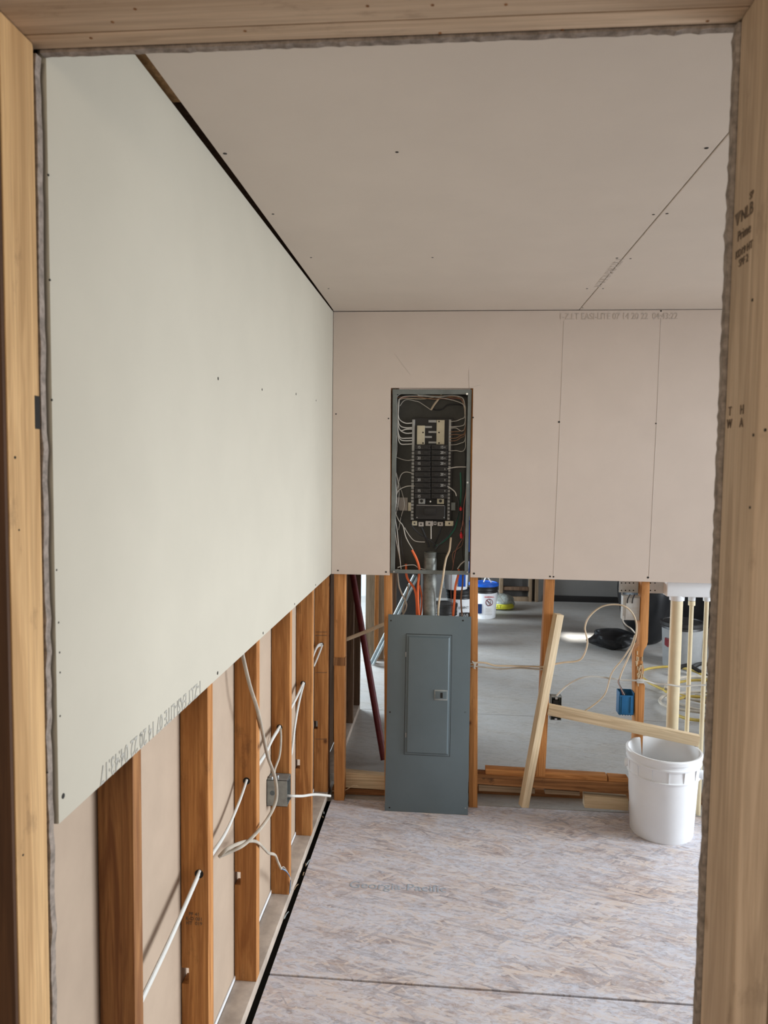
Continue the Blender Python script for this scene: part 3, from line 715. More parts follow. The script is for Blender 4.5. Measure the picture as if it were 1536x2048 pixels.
wire([(792, 795), (800, 788), (815, 787), (832, 788), (860, 792), (880, 793), (905, 791), (925, 796), (930, 812)], 'wirew', .003, 3.53)
wire([(790, 797), (806, 793), (830, 793), (855, 797), (872, 798), (898, 795), (915, 793)], 'copper', .0026, 3.535)
wire([(800, 812), (806, 803), (815, 799), (830, 802), (838, 804), (852, 813), (862, 820)], 'wirew', .0018, 3.545)
wire([(862, 820), (868, 810), (877, 798), (882, 790), (882, 784)], 'cablet', .0048, 3.54, name='cable_sheath')
wire([(864, 817), (872, 820), (885, 818), (895, 810), (915, 809), (926, 812)], 'wirek', .003, 3.55)
wire([(834, 786), (838, 791), (846, 792)], 'wirew', .003, 3.52)
wire([(793, 800), (790, 830), (792, 860), (794, 900), (789, 935), (794, 950), (800, 975), (804, 985), (809, 1010), (803, 1030), (797, 1060)], 'wirew', .0016, 3.53)
wire([(826, 947), (812, 944), (802, 950), (796, 970), (793, 990)], 'wirew', .0022, 3.52)
wire([(829, 972), (812, 973), (796, 982), (792, 998), (790, 1020), (797, 1040), (806, 1052), (812, 1075), (826, 1100)], 'wirew', .0024, 3.515)
wire([(790, 940), (792, 970), (793, 1000), (790, 1030), (794, 1060), (798, 1100), (802, 1138)], 'wirew', .0022, 3.51)
wire([(809, 1055), (818, 1070), (830, 1082), (850, 1084)], 'wirew', .0018, 3.52)
wire([(792, 914), (802, 918), (815, 921), (826, 919)], 'wirew', .0018, 3.53)
wire([(891, 939), (902, 936), (915, 934), (932, 934)], 'wirew', .0026, 3.50)
wire([(892, 971), (902, 977), (910, 984), (913, 992)], 'wirew', .0028, 3.50)
wire([(913, 992), (918, 1005), (916, 1030), (908, 1050), (897, 1070), (880, 1086), (870, 1098)], 'wirek', .0038, 3.505)
wire([(921, 945), (922, 980), (920, 1010), (912, 1050), (902, 1068), (888, 1082), (872, 1092)], 'wireg', .0038, 3.515)
wire([(822, 1048), (830, 1060), (845, 1072), (860, 1081), (872, 1090)], 'wirek', .0038, 3.515)
wire([(862, 1052), (862, 1078)], 'wirew', .0028, 3.505); wire([(842, 1053), (850, 1072), (858, 1095)], 'wirek', .006, 3.53); wire([(882, 1053), (876, 1072), (866, 1095)], 'wirek', .006, 3.53)
wire([(934, 960), (932, 985), (928, 1010), (926, 1045), (921, 1062)], 'wirer', .0022, 3.50)
wire([(923, 1062), (926, 1040), (928, 1070), (912, 1100), (905, 1140)], 'wirer', .0018, 3.51)
wire([(907, 1130), (905, 1108), (915, 1098), (924, 1090), (928, 1070)], 'copper', .0016, 3.52)
for (u, v, h_) in ((921, 1017, 8), (922, 1070, 13)):
    a = P(u, v-h_/2, 1, 3.505); b2 = P(u+1, v+h_/2, 1, 3.505); MB().tube([a, (a+b2)/2, b2], [.003, .007, .006], 10, 1, 4).build('wire_nut', 'redcap', pan)
wire([(795, 1135), (810, 1131), (828, 1130), (836, 1135), (850, 1139), (875, 1142)], 'wirew', .002, 3.50)
wire([(915, 1138), (922, 1128), (930, 1122)], 'wirew', .003, 3.50)
wire([(866, 1106), (885, 1106), (900, 1106), (915, 1101), (927, 1080)], 'wirek', .0022, 3.53)
for a, b_, c_, d_ in ((788, 930, 800, 1120), (790, 1000, 812, 1135), (928, 880, 926, 1120), (786, 850, 792, 1090), (933, 900, 930, 1060)):
    wire([(a, b_), ((a+c_)/2+random.uniform(-5, 5), b_*.7+d_*.3), ((a+c_)/2+random.uniform(-6, 6), b_*.35+d_*.65), (c_, d_)], random.choice(['wirew', 'wirek', 'cabled']), .0018, random.uniform(3.52, 3.545))
for k in range(4):
    wire([(792+random.uniform(0, 8), 800), (810, 786+random.uniform(3, 12)), (850, 788+random.uniform(2, 10)), (890, 787+random.uniform(2, 12)), (926, 800+random.uniform(0, 10)), (931, 830+20*k)], ['wirew', 'copper', 'wirer', 'cablet'][k], .0019, 3.525+.006*k)
# conduit
c0 = P(861, 1104, 1, 3.520); rr = .0305
cz = c0.z
con = thing('conduit', (c0.x, 3.52, 0), 'thick galvanised steel conduit rising from behind the grey cover into the breaker box', 'conduit')
MB().lathe([(rr-.003, .0), (rr, 0), (rr, bz0-.02), (rr+.002, bz0-.02), (rr+.002, bz0-.003), (rr, bz0-.003), (rr, cz-.028)] + [q for k in range(6) for q in ((rr-.0012, cz-.026+k*.0045), (rr+.0006, cz-.024+k*.0045))] + [(rr, cz), (rr-.003, cz), (rr-.003, 0)], (c0.x, 3.52, 0), 28).build('pipe', 'galv', con)
mb = MB(); mb.lathe([(rr+.001, bz0+.004), (rr+.009, bz0+.004), (rr+.009, bz0+.012), (rr+.001, bz0+.012)], (c0.x, 3.52, 0), 14); mb.build('locknut', 'galv', con)
def rcable(pts, r, mat, label, ys, flat=1.0):
    return cable('electrical_cable', [P(u, v, 1, y) for (u, v), y in zip(pts, ys)], r, mat, label, flat)
rcable([(812, 1128), (813, 1150), (818, 1162), (829, 1178), (833, 1200), (834, 1236), (834, 1260)], .0055, 'orange', 'orange cable slanting from the breaker box, leftmost of the orange ones', [3.52]*6+[3.53])
rcable([(824, 1100), (833, 1118), (838, 1135), (838, 1152), (836, 1172), (836, 1200), (838, 1236), (838, 1260)], .0058, 'orange', 'orange cable hanging straight in the middle of the box bottom', [3.50]*8)
rcable([(839, 1170), (843, 1190), (843, 1215), (840, 1240)], .0042, 'orange', 'darker orange cable tucked behind the other two left of the conduit', [3.53]*4)
rcable([(918, 1138), (916, 1152), (911, 1172), (909, 1200), (906, 1235), (904, 1260)], .0058, 'orange', 'orange cable hanging right of the conduit before the white buckets', [3.51]*6)
rcable([(902, 1075), (899, 1100), (892, 1118), (888, 1140), (886, 1155), (881, 1185), (877, 1215), (876, 1250)], .0048, 'cablet', 'cream cable coming out of the box just right of the conduit', [3.50, 3.495, 3.49, 3.466, 3.466, 3.49, 3.50, 3.51])
rcable([(795, 1138), (796, 1155), (798, 1172), (804, 1188), (811, 1202), (813, 1212), (809, 1224), (800, 1236)], .0046, 'cabled', 'pale twisted cable below the left corner of the breaker box', [3.52]*8, .8)
rcable([(816, 1168), (815, 1185), (809, 1205), (805, 1225)], .0036, 'cabled', 'dull cable behind the pale twisted one under the breaker box', [3.56]*4)
rcable([(903, 1140), (902, 1180), (903, 1210), (905, 1235)], .0014, 'wirer', 'thin dark red wire hanging beside the right orange cable', [3.52]*4)
rcable([(926, 1140), (925, 1170), (922, 1200), (925, 1240)], .004, 'copper', 'brown cable hanging next to the stud right of the breaker box', [3.54]*4)

# ================================================================ LEANING PANEL COVER
cy0, cy1 = 3.402, 3.468
zt_ = P(855, 1231, 1, cy1).z
cxa = (P(771, 1620, 1, cy0).x+P(775, 1235, 1, cy1).x)/2; cxb = (P(941, 1620, 1, cy0).x+P(937, 1235, 1, cy1).x)/2
CW = cxb-cxa; CL = math.hypot(zt_, cy1-cy0)
cov = bpy.data.objects.new('panel_cover', None); link(cov, None, (cxa, cy0, 0.001))
tag(cov, 'grey steel breaker panel cover with a hinged door, leaning on the studs below the box', 'panel cover')
cov.rotation_euler = (-math.atan2(cy1-cy0, zt_), .0, 0)
def cvuv(u, v):   # pixel -> cover plane coordinates (x along width, z up the plate)
    d = FW + RT*((u-768)/FPX) + UP*((1024-v)/FPX)
    a = math.atan2(cy1-cy0, zt_); n = Vector((0, -cos(a), sin(a))); o = Vector((cxa, cy0, .001))
    t = (o-CAMP).dot(n)/d.dot(n); p = CAMP+d*t-o
    return p.x, p.dot(Vector((0, sin(a), cos(a))))
def cpart(mb, name, mat, bevel=.001, seg=2, parent=None):
    WL[cov.name] = Vector((0, 0, 0))
    o = mb.build(name, mat, parent or cov, bevel=bevel, seg=seg); return o
cpart(MB().box(0, CW, -.0016, 0, 0, CL), 'plate', 'steel', .001)
mb = MB(); mb.box(.002, .004, 0, .008, .002, CL-.002); mb.box(CW-.004, CW-.002, 0, .008, .002, CL-.002); cpart(mb, 'folded_edge', 'steel', 0)
dx0, dz1_ = cvuv(813, 1268); dx1, dz0_ = cvuv(899, 1512)
mb = MB()
g_ = .0022
for bxx in ((dx0-g_, dx0, dz0_-g_, dz1_+g_), (dx1, dx1+g_, dz0_-g_, dz1_+g_), (dx0, dx1, dz0_-g_, dz0_), (dx0, dx1, dz1_, dz1_+g_)):
    mb.box(bxx[0], bxx[1], -.0022, -.0012, bxx[2], bxx[3])
cpart(mb, 'door_gap', 'dark', 0)
dr = cpart(MB().box(dx0, dx1, -.005, -.0016, dz0_, dz1_), 'door', 'steel', .001)
i0 = .007
dr2 = cpart(MB().hexa([(dx0+i0, -.005, dz0_+i0), (dx1-i0, -.005, dz0_+i0), (dx1-i0, -.005, dz1_-i0), (dx0+i0, -.005, dz1_-i0)],
     [(dx0+i0+.006, -.0125, dz0_+i0+.006), (dx1-i0-.006, -.0125, dz0_+i0+.006), (dx1-i0-.006, -.0125, dz1_-i0-.006), (dx0+i0+.006, -.0125, dz1_-i0-.006)]), 'raised_panel', 'steel', .0015, 2, dr)
lx0, lz1 = cvuv(869, 1378); lx1, lz0 = cvuv(895, 1400)
mb = MB(); mb.box(lx0, lx1, -.0145, -.010, lz0, lz1)
lt = cpart(mb, 'latch', 'zinc', .0015, 2, dr)
mb = MB(); mb.box(lx0+.004, lx1-.004, -.0165, -.014, lz0+.008, lz1-.006); cpart(mb, 'latch_slide', 'steel', .001, 2, dr)
xm = (lx0+lx1)/2; mb = MB(); mb.box(xm-.003, xm+.008, -.0172, -.016, lz0+.012, lz1-.012); cpart(mb, 'latch_slot', 'dark', 0, 2, dr)
for v in (1308, 1469):
    hx, hz_ = cvuv(812, v); cpart(MB().box(hx-.003, hx+.002, -.0075, -.001, hz_-.012, hz_+.010), 'hinge', 'alu', .0008)
for (u, v, mt) in ((782, 1241, 'dark'), (926, 1241, 'dark'), (780, 1424, 'dark'), (779, 1615, 'dark'), (931, 1424, 'steel'), (931, 1616, 'zinc')):
    hx, hz_ = cvuv(u, v); cpart(MB().tube([(hx, -.0024, hz_), (hx, -.001, hz_)], .0038, 10, 1, 0), 'screw_hole', mt, 0)
WL[cov.name] = Vector((cxa, cy0, 0))

# ================================================================ CABLES AND BOXES OF THE BACK WALL
YC = 3.495
def bc(pts, r, mat, label, ys=YC, flat=.7):
    ys = ys if isinstance(ys, list) else [ys]*len(pts)
    return cable('electrical_cable', [P(u, v, 1, y) for (u, v), y in zip(pts, ys)], r, mat, label, flat)
yf = YW0-.006
bc([(938, 1327), (955, 1325), (972, 1326), (990, 1331), (1020, 1332), (1060, 1333), (1092, 1334)], .0058, 'cablet', 'upper of two cream cables running right from the stud beside the grey cover', yf)
bc([(938, 1332), (955, 1333), (975, 1335), (1000, 1338), (1040, 1336), (1070, 1338), (1090, 1339)], .0052, 'cabled', 'lower dull cable of the pair beside the grey cover', yf+.001)
mb = MB()
for k in range(3):
    pts = [P(944+k*2, 1322+k, 1, yf-.004), P(948+k*2, 1328, 1, yf-.010), P(950-k*2, 1338-k, 1, yf-.004)]; mb.tube(pts, .0022, 6, 1, 4)
T(mb, 'cable_tie', 'wirew', 'frayed pale tie around the cable pair on the stud beside the grey cover', 'cable tie')
bc([(1100, 1331), (1112, 1328), (1128, 1325), (1150, 1323), (1162, 1318), (1170, 1305), (1175, 1285), (1172, 1268), (1170, 1255), (1176, 1237), (1192, 1220), (1210, 1211), (1232, 1209),
    (1250, 1213), (1264, 1225), (1272, 1243), (1273, 1262), (1268, 1285), (1258, 1312), (1246, 1338), (1239, 1357)], .0055, 'cablet', 'cream cable making the big loop over the open bay', [3.50]*5+[3.49]*8+[3.478]*8)
bc([(1270, 1270), (1262, 1292), (1245, 1318), (1230, 1336), (1221, 1352), (1214, 1378), (1206, 1393), (1190, 1408), (1168, 1423)], .0046, 'cablet', 'cream cable curving down to behind the sloping brace', [3.478]*3+[3.48]*6)
bc([(1246, 1232), (1246, 1242), (1252, 1250), (1262, 1257), (1270, 1266)], .0046, 'cablew', 'short white cable from the white outlet box to the chipped stud', [3.50]*3+[3.48, 3.478])
bc([(1112, 1394), (1122, 1382), (1140, 1367), (1160, 1357), (1185, 1353), (1215, 1356), (1245, 1360), (1278, 1361), (1292, 1362), (1312, 1368), (1335, 1369), (1362, 1373), (1385, 1371), (1412, 1370)], .0055, 'cablew',
   'bright white cable sagging across in front of the pipes', [3.51]*3+[3.49]*4+[3.475]*3+[3.465]*4)
for k, m_ in enumerate(('wirer', 'wirew', 'wirek')):
    cable('wire', [P(1239, 1357, 1, 3.478), P(1236+k, 1364, 1, 3.48), P(1240+k, 1374, 1, 3.485), P(1246+k*3, 1390, 1, 3.495), P(1247+k*4, 1396, 1, 3.50)], .0014, m_,
          ('reddish', 'white', 'black')[k]+' conductor bridging the cable end and the blue box', cat='wire')
# staple
T(MB().box(P(1274, 1355, 1, yf).x, P(1288, 1355, 1, yf).x, yf-.006, YW0+.002, P(1280, 1366, 1, yf).z, P(1280, 1358, 1, yf).z), 'cable_staple', 'whitedim', 'white staple holding the cable on the chipped stud', 'staple', bevel=.002)
# blue box
x0, x1, z0, z1 = rx(1238, 1385, 1268, 1430, 3.487)
bb = thing('electrical_box', ((x0+x1)/2, 3.487, z0), 'blue plastic electrical box on the left side of the chipped stud', 'electrical box')
mb = MB(); yk = 3.545; tw = .003
mb.box(x0, x1, 3.487, 3.490, z0, z1-.014); mb.box(x0, x1, yk-tw, yk, z0, z1); mb.box(x0, x0+tw, 3.487, yk, z0, z1); mb.box(x1-tw, x1, 3.487, yk, z0, z1); mb.box(x0, x1, 3.487, yk, z0, z0+tw)
mb.build('box_body', 'bluebox', bb, bevel=.001)
mb = MB(); mb.box(x0+.012, x0+.016, 3.484, 3.487, z0+.01, z1-.02); mb.box(x1-.016, x1-.012, 3.484, 3.487, z0+.01, z1-.02); mb.build('rib', 'bluebox', bb)
mb = MB()
for k in range(5): mb.box(x0+.006+k*.012, x0+.009+k*.012, 3.49, 3.497, z0-.004, z0+.002)
mb.build('bottom_tab', 'bluebox', bb)
# grey/white device box behind the brace
x0, x1, z0, z1 = rx(1101, 1393, 1123, 1440, 3.50)
gb2 = thing('electrical_box', ((x0+x1)/2, 3.50, z0), 'open metal electrical box behind the sloping brace at the leaning stick', 'electrical box')
mb = MB(); yk = 3.54; tw = .0025
mb.box(x0, x1, yk-tw, yk, z0, z1); mb.box(x0, x0+tw, 3.495, yk, z0, z1); mb.box(x1-tw, x1, 3.495, yk, z0, z1); mb.box(x0, x1, 3.495, yk, z0, z0+tw); mb.box(x0, x1, 3.495, yk, z1-tw, z1)
mb.build('box_body', 'zinc', gb2, bevel=.0006, seg=1)
mb = MB(); mb.box(x0+.010, x1-.010, 3.500, 3.53, z0+.012, z1-.018); mb.build('receptacle', 'blackp', gb2, bevel=.002)
mb = MB(); mb.box(x0+.02, x1-.02, 3.494, 3.497, z1-.012, z1-.002); mb.box(x0+.02, x1-.02, 3.494, 3.497, z0+.002, z0+.01); mb.build('strap', 'chrome', gb2)
# metal nail plate strip and white box
x0, x1, z0, z1 = rx(1238, 1163, 1338, 1186, 3.552)
npl = thing('mounting_bracket', ((x0+x1)/2, 3.552, z0), 'perforated pale metal bracket crossing behind the chipped stud', 'bracket')
MB().box(x0, x1, 3.552, 3.5545, z0, z1).build('plate', 'whitedim', npl)
for u in (1243, 1251, 1259, 1267, 1301, 1310):
    for v in (1166, 1181):
        p = P(u, v, 1, 3.5515); MB().tube([p, p+Vector((0, .001, 0))], .0032, 8, 1, 0).build('hole', 'dark', npl)
T(MB().tube([P(1244, 1184, 1, 3.55), P(1244, 1199, 1, 3.55)], .0022, 6, 1, 0), 'hanging_pin', 'cablew', 'short white pin hanging below the perforated bracket', 'pin')
x0, x1, z0, z1 = rx(1246, 1193, 1281, 1241, 3.50)
ob = thing('outlet_box', ((x0+x1)/2, 3.5, z0), 'dull white outlet box on the left side of the chipped stud', 'electrical box')
MB().box(x0, x1, 3.505, 3.545, z0, z1).build('box_body', 'whitedim', ob, bevel=.002)
mb = MB(); mb.box(x0+.012, x1-.004, 3.498, 3.505, z0+.006, z1-.006); mb.build('faceplate', 'whitedim', ob, bevel=.002)
for k in range(4):
    mb = MB(); mb.box(x0+.02, x1-.012, 3.4965, 3.4985, z0+.014+k*.014, z0+.0165+k*.014); mb.build('slot', 'pencil', ob)
mb = MB(); mb.tube([(x0+.018, 3.497, z1-.03), (x0+.018, 3.492, z1-.012), (x0+.03, 3.50, z1+.01)], .003, 6, 1, 4); mb.tube([(x0+.04, 3.497, z1-.03), (x0+.04, 3.492, z1-.012), (x0+.05, 3.50, z1+.01)], .003, 6, 1, 4); mb.build('wire', 'wirek', ob)
# laundry box with pipes
x0, x1, z0, z1 = rx(1333, 1160, 1425, 1194, 3.505)
wbx = thing('plumbing_box', ((x0+x1)/2, 3.505, z0), 'white plastic plumbing box under the drywall edge above the cream pipes', 'plumbing box')
mb = MB(); mb.box(x0, x1, 3.497, 3.57, z0, z1); mb.build('box_body', 'white', wbx, bevel=.006, seg=3)
def pipe(u0, u1, label, r_extra=0, nm='drain_pipe'):
    pc_ = (P(u0, 1300, 1, 3.53)+P(u1, 1300, 1, 3.53))/2; r = (P(u1, 1300, 1, 3.53)-P(u0, 1300, 1, 3.53)).length/2
    t_ = thing(nm, (pc_.x, 3.53, 0), label, 'pipe', None)
    MB().lathe([(r, 0), (r, z0+.0)], (pc_.x, 3.53, 0), 28, True, True).build('pipe', 'cream', t_)
    MB().lathe([(r+.001, z0-.022), (r+.006, z0-.02), (r+.007, z0+.004), (r, z0+.004)], (pc_.x, 3.53, 0), 28, True, True).build('collar', 'white', t_)
    return t_, pc_, r
pipe(1338, 1362, 'wide cream drain pipe under the white plumbing box')
t_, pc_, r = pipe(1375.5, 1384, 'thin cream supply pipe right of the wide drain pipe', nm='supply_pipe')
MB().lathe([(r+.0015, z0-.045), (r+.006, z0-.042), (r+.006, z0-.022), (r+.001, z0-.022)], (pc_.x, 3.53, 0), 20, True, True).build('coupling', 'cream', t_)
pipe(1405, 1414, 'thin cream supply pipe nearest the doorway edge', nm='supply_pipe')

# ================================================================ BUCKET
bcx = P(1323, 1600, 1, 3.36).x; bcy = 3.352
def lathe_bucket(r0_, r1_, h_, wall=.003):
    return [(0.001, .006), (r0_-.012, .006), (r0_-.012, 0), (r0_-.004, 0), (r0_, .006), (r0_+(r1_-r0_)*.70, h_*.70)]
bk = thing('bucket', (bcx, bcy, 0), 'large white plastic bucket standing open on the floor by the doorway edge', 'bucket')
r0_, r1_, hh = .134, .152, .375
def rad(z): return r0_+(r1_-r0_)*z/hh
prof = [(.001, .008), (r0_-.014, .008), (r0_-.014, 0), (r0_-.004, 0), (r0_, .008), (rad(.270), .270), (rad(.270)+.008, .272), (rad(.280)+.008, .276), (rad(.28)+.002, .279), (rad(.325)+.001, .325),
        (rad(.325)+.008, .327), (rad(.34)+.009, .334), (rad(.34)+.004, .339), (rad(.35)+.004, .352), (rad(.355)+.010, .354), (r1_+.010, .370), (r1_+.006, hh), (r1_-.001, hh), (r1_-.003, hh-.004), (r0_-.004, .012), (.001, .012)]
MB().lathe(prof, (bcx, bcy, 0), 72).build('bucket_body', 'white', bk)
for k in range(14):     # short vertical ribs under the rim band
    a = 2*pi*k/14+.1; r_ = rad(.30)
    c_, s_ = cos(a), sin(a); t1 = Vector((-s_, c_, 0)); n1 = Vector((c_, s_, 0)); c = Vector((bcx, bcy, 0))
    q = lambda rr_, tt, zz: c+n1*rr_+t1*tt+Vector((0, 0, zz))
    MB().hexa([q(r_-.003, -.0015, .279), q(r_+.003, -.0015, .279), q(r_+.008, -.0015, .325), q(r_-.001, -.0015, .325)],
              [q(r_-.003, .0015, .279), q(r_+.003, .0015, .279), q(r_+.008, .0015, .325), q(r_-.001, .0015, .325)]).build('rib', 'white', bk)
for a0 in (-.35, pi-.35):  # handle lugs
    n1 = Vector((cos(a0), sin(a0), 0)); c = Vector((bcx, bcy, .286))+n1*(rad(.29)-.004)
    MB().tube([c, c+n1*.020], .020, 20, 1, 0).build('handle_lug', 'white', bk, bevel=.003)
pts = []
for k in range(15):
    t = pi*k/14; a = -.35-t; z = .286-.085*sin(t)
    pts.append((bcx+cos(a)*(rad(z)+.012), bcy+sin(a)*(rad(z)+.012), z))
mb = MB()
for k in range(3):
    z = .015+.012*k; n_ = 22
    mb.tube([(bcx-.03+cos(i/n_*2*pi)*(.072-.006*k), bcy+.02+sin(i/n_*2*pi)*(.07-.004*k), z+.235+.006*sin(i*1.3+k)) for i in range(n_+1)], .003, 6, 1, 2)
T(mb, 'wire_coil', 'cablew', 'white cable coil lying inside the white bucket', 'cable coil')
T(MB().lathe([(.02, .10), (.12, .12), (.118, .19), (.10, .197), (.04, .2), (.001, .19)], (bcx, bcy, 0), 30, True, False), 'bucket_liner', 'whitedim', 'pale contents filling the lower part of the white bucket', 'contents', smooth=True)

# ================================================================ FAR ROOM CONTENTS
# framing of the left wall continuing past the corner
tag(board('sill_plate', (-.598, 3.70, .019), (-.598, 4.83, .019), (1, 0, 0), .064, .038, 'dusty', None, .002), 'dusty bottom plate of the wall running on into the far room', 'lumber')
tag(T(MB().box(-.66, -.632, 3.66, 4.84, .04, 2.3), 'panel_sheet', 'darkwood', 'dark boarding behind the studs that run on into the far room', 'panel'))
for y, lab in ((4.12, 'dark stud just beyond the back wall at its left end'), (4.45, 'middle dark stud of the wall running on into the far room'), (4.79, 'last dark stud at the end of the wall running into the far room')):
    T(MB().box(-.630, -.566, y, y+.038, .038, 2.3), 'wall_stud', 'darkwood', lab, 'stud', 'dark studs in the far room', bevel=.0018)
def farpost(u0, u1, vb, y, mat, label, th=.05, top=2.3):
    xa, xb = P(u0, 1240, 1, y).x, P(u1, 1240, 1, y).x; zb = max(0, P((u0+u1)/2, vb, 1, y).z)
    return T(MB().box(xa, xb, y, y+th, zb, top), 'partition_post', mat, label, 'post', 'posts of the far partition', bevel=.002)
farpost(731, 747, 1330, 5.95, 'greywood', 'wide grey brown post at the left of the far partition', .06)
farpost(749, 756, 1328, 6.05, 'stud', 'narrow post next to the wide post of the far partition')
farpost(757, 768, 1322, 6.10, 'greywood', 'third post of the far partition left of the breaker box')
farpost(773, 785, 1322, 6.2, 'darkwood', 'dark post of the far partition behind the grey cover edge')
T(MB().box(P(735, 1300, 1, 6.2).x, P(790, 1300, 1, 6.2).x, 6.26, 6.29, 0, 2.3), 'panel_sheet', 'darkwood', 'dark brown sheet closing the far partition', 'panel')
T(MB().tube([P(704, 1142, 1, 4.3), P(768, 1520, 1, 3.95)], .0185, 16, 1, 0), 'steel_prop', 'redpaint', 'dark red round pole slanting behind the left back wall studs', 'pole')
cable('electrical_cable', [P(686, 1281, 1, 3.60), P(700, 1276, 1, 3.62), P(735, 1262, 1, 3.68), P(775, 1245, 1, 3.72)], .006, 'cablet', 'tan double cable slanting up across the opening left of the grey cover', flat=1.6)
T(MB().box(P(840, 1150, 1, 6.4).x, P(866, 1150, 1, 6.4).x, 7.15, 7.6, 0, 1.3), 'equipment_cabinet', 'panel', 'dark cabinet in the far room behind the conduit', 'cabinet', bevel=.01)
T(MB().box(P(772, 1200, 1, 6.9).x, P(838, 1200, 1, 6.9).x, 6.95, 7.3, 0, 1.4), 'equipment_cabinet', 'blackp', 'black cabinet in the far room behind the orange cables', 'cabinet', bevel=.01)
ald = thing('aluminium_rail', P(785, 1236, 1, 5.6), 'shiny aluminium rail slanting behind the orange cables', 'rail')
for du, dv in ((0, 0), (6, 3)):
    MB().tube([P(741+du, 1326+dv, 2, .015), P(829+du, 1150+dv, 1, 5.45)], .0105, 8, 1, 0).build('rail_edge', 'zinc', ald)
MB().tube([P(744, 1327, 2, .015), P(832, 1152, 1, 5.46)], .009, 8, 1, 0).build('rail_web', 'steel', ald)
# pails
def pail(u, vb, wpx, label, lid='blackp', band=.10, hgt=.37, dome=False, y=None, zb=0, body='white'):
    p = P(u, vb, 2, 0) if y is None else P(u, vb, 1, y)
    y_ = p.y+.13 if y is None else y; x_ = P(u, vb, 1, y_).x
    r = wpx/FPX*(y_)/2*1.0
    t_ = thing('pail', (x_, y_, zb), label, 'bucket', 'building material pails in the far room')
    MB().lathe([(r*.88, 0), (r*.98, hgt-band)], (x_, y_, zb), 36, True, True).build('pail_body', body, t_)
    MB().lathe([(r*.98, hgt-band), (r*1.03, hgt-band+.004), (r*1.0, hgt-band+.02), (r*1.04, hgt-band+.03), (r*1.0, hgt-band+.05), (r*1.03, hgt-.03), (r*1.0, hgt-.02)], (x_, y_, zb), 36, False, True).build('collar', 'blackp', t_)
    MB().lathe([(r*1.04, hgt-.032), (r*1.06, hgt-.03), (r*1.06, hgt-.005), (r*1.0, hgt), (r*.93, hgt), (r*.92, hgt-.008), (.01, hgt-.008)], (x_, y_, zb), 36).build('lid', lid, t_)
    mb = MB(); q = [(x_+cos(a)*r*1.05, y_+sin(a)*r*1.05, zb+hgt-.06+sin((a+2.6)/2.2*pi)*-.0) for a in ()]
    return t_, Vector((x_, y_, zb)), r
t1, c1, r1p = pail(966, 1238, 56, 'white pail with a bright blue lid in the far room', 'bluelid')
text('WARNING', c1+Vector((.055, -r1p*.93, .235)), (1, .25, 0), (0, 0, 1), .022, 'redcap', t1, 'label_text', .001)
mb = MB(); mb.tube([c1+Vector((.055+.035*cos(a), -r1p*.95, .18+.035*sin(a))) for a in [i*2*pi/16 for i in range(17)]], .004, 6, 1, 0); mb.tube([c1+Vector((.03, -r1p*.95, .205)), c1+Vector((.08, -r1p*.95, .155))], .004, 6, 1, 0)
mb.build('warning_symbol', 'redpaint', t1)
mb = MB()
for k in range(5): mb.box(c1.x+.02, c1.x+.09, c1.y-r1p*.955, c1.y-r1p*.93, .05+.015*k, .054+.015*k)
mb.build('label_lines', 'pencil', t1)
mb = MB(); mb.box(c1.x-.09, c1.x-.02, c1.y-r1p*.965, c1.y-r1p*.8, .06, .16); mb.build('label_picture', 'navy', t1)
MB().tube([c1+Vector((r1p, -.02, .30)), c1+Vector((r1p*1.2, -.04, .22)), c1+Vector((r1p*1.45, -.05, .17))], .005, 6, 1, 4).build('bail_handle', 'wirew', t1)
MB().tube([c1+Vector((-.0, .0, .372)), c1+Vector((.03, 0, .43)), c1+Vector((.08, 0, .372))], .008, 6, 1, 4).build('bail_grip', 'wirew', t1)
t2, c2, r2p = pail(888, 1262, 50, 'white pail with a black ribbed collar just right of the conduit', 'blackp', .11, y=6.75)
t3, c3, r3p = pail(918, 1262, 54, 'white pail with black band lettering beside the conduit, carrying another pail', 'blackp', .09, y=7.55, hgt=.37)
text('JOINT', c3+Vector((.045, -r3p*.97, .20)), (1, .2, 0), (0, 0, 1), .035, 'blackp', t3, 'label_text', .001)
mb = MB(); mb.box(c3.x+.0, c3.x+.10, c3.y-r3p*.96, c3.y-r3p*.8, .105, .15); mb.build('label_band', 'blackp', t3)
text('PLUS', c3+Vector((.05, -r3p*.985, .127)), (1, .0, 0), (0, 0, 1), .035, 'white', t3, 'label_text', .001)
t4, c4, r4p = pail(910, 1200, 54, 'upper white and blue pail stacked on the pail beside the conduit', 'blackp', .09, y=7.55, zb=.372)
mb = MB(); mb.box(c4.x+.03, c4.x+.10, c4.y-r4p*.96, c4.y-r4p*.7, .38+.03, .38+.15); mb.build('label_patch', 'bluelid', t4)
# blue jug behind the gap
xj = P(934, 1180, 1, 8.45).x
jg = thing('water_drum', (xj, 8.45, 0), 'dark navy drum standing in the far room behind the stud', 'drum')
MB().lathe([(.13, .42), (.15, .45), (.15, .90), (.10, .98), (.04, 1.0), (.04, 1.04)], (xj, 8.45, 0), 28, True, True).build('drum_body', 'navy', jg)
MB().lathe([(.15, .0), (.16, .42)], (xj, 8.45, 0), 28, True, True).build('drum_base', 'panel', jg)
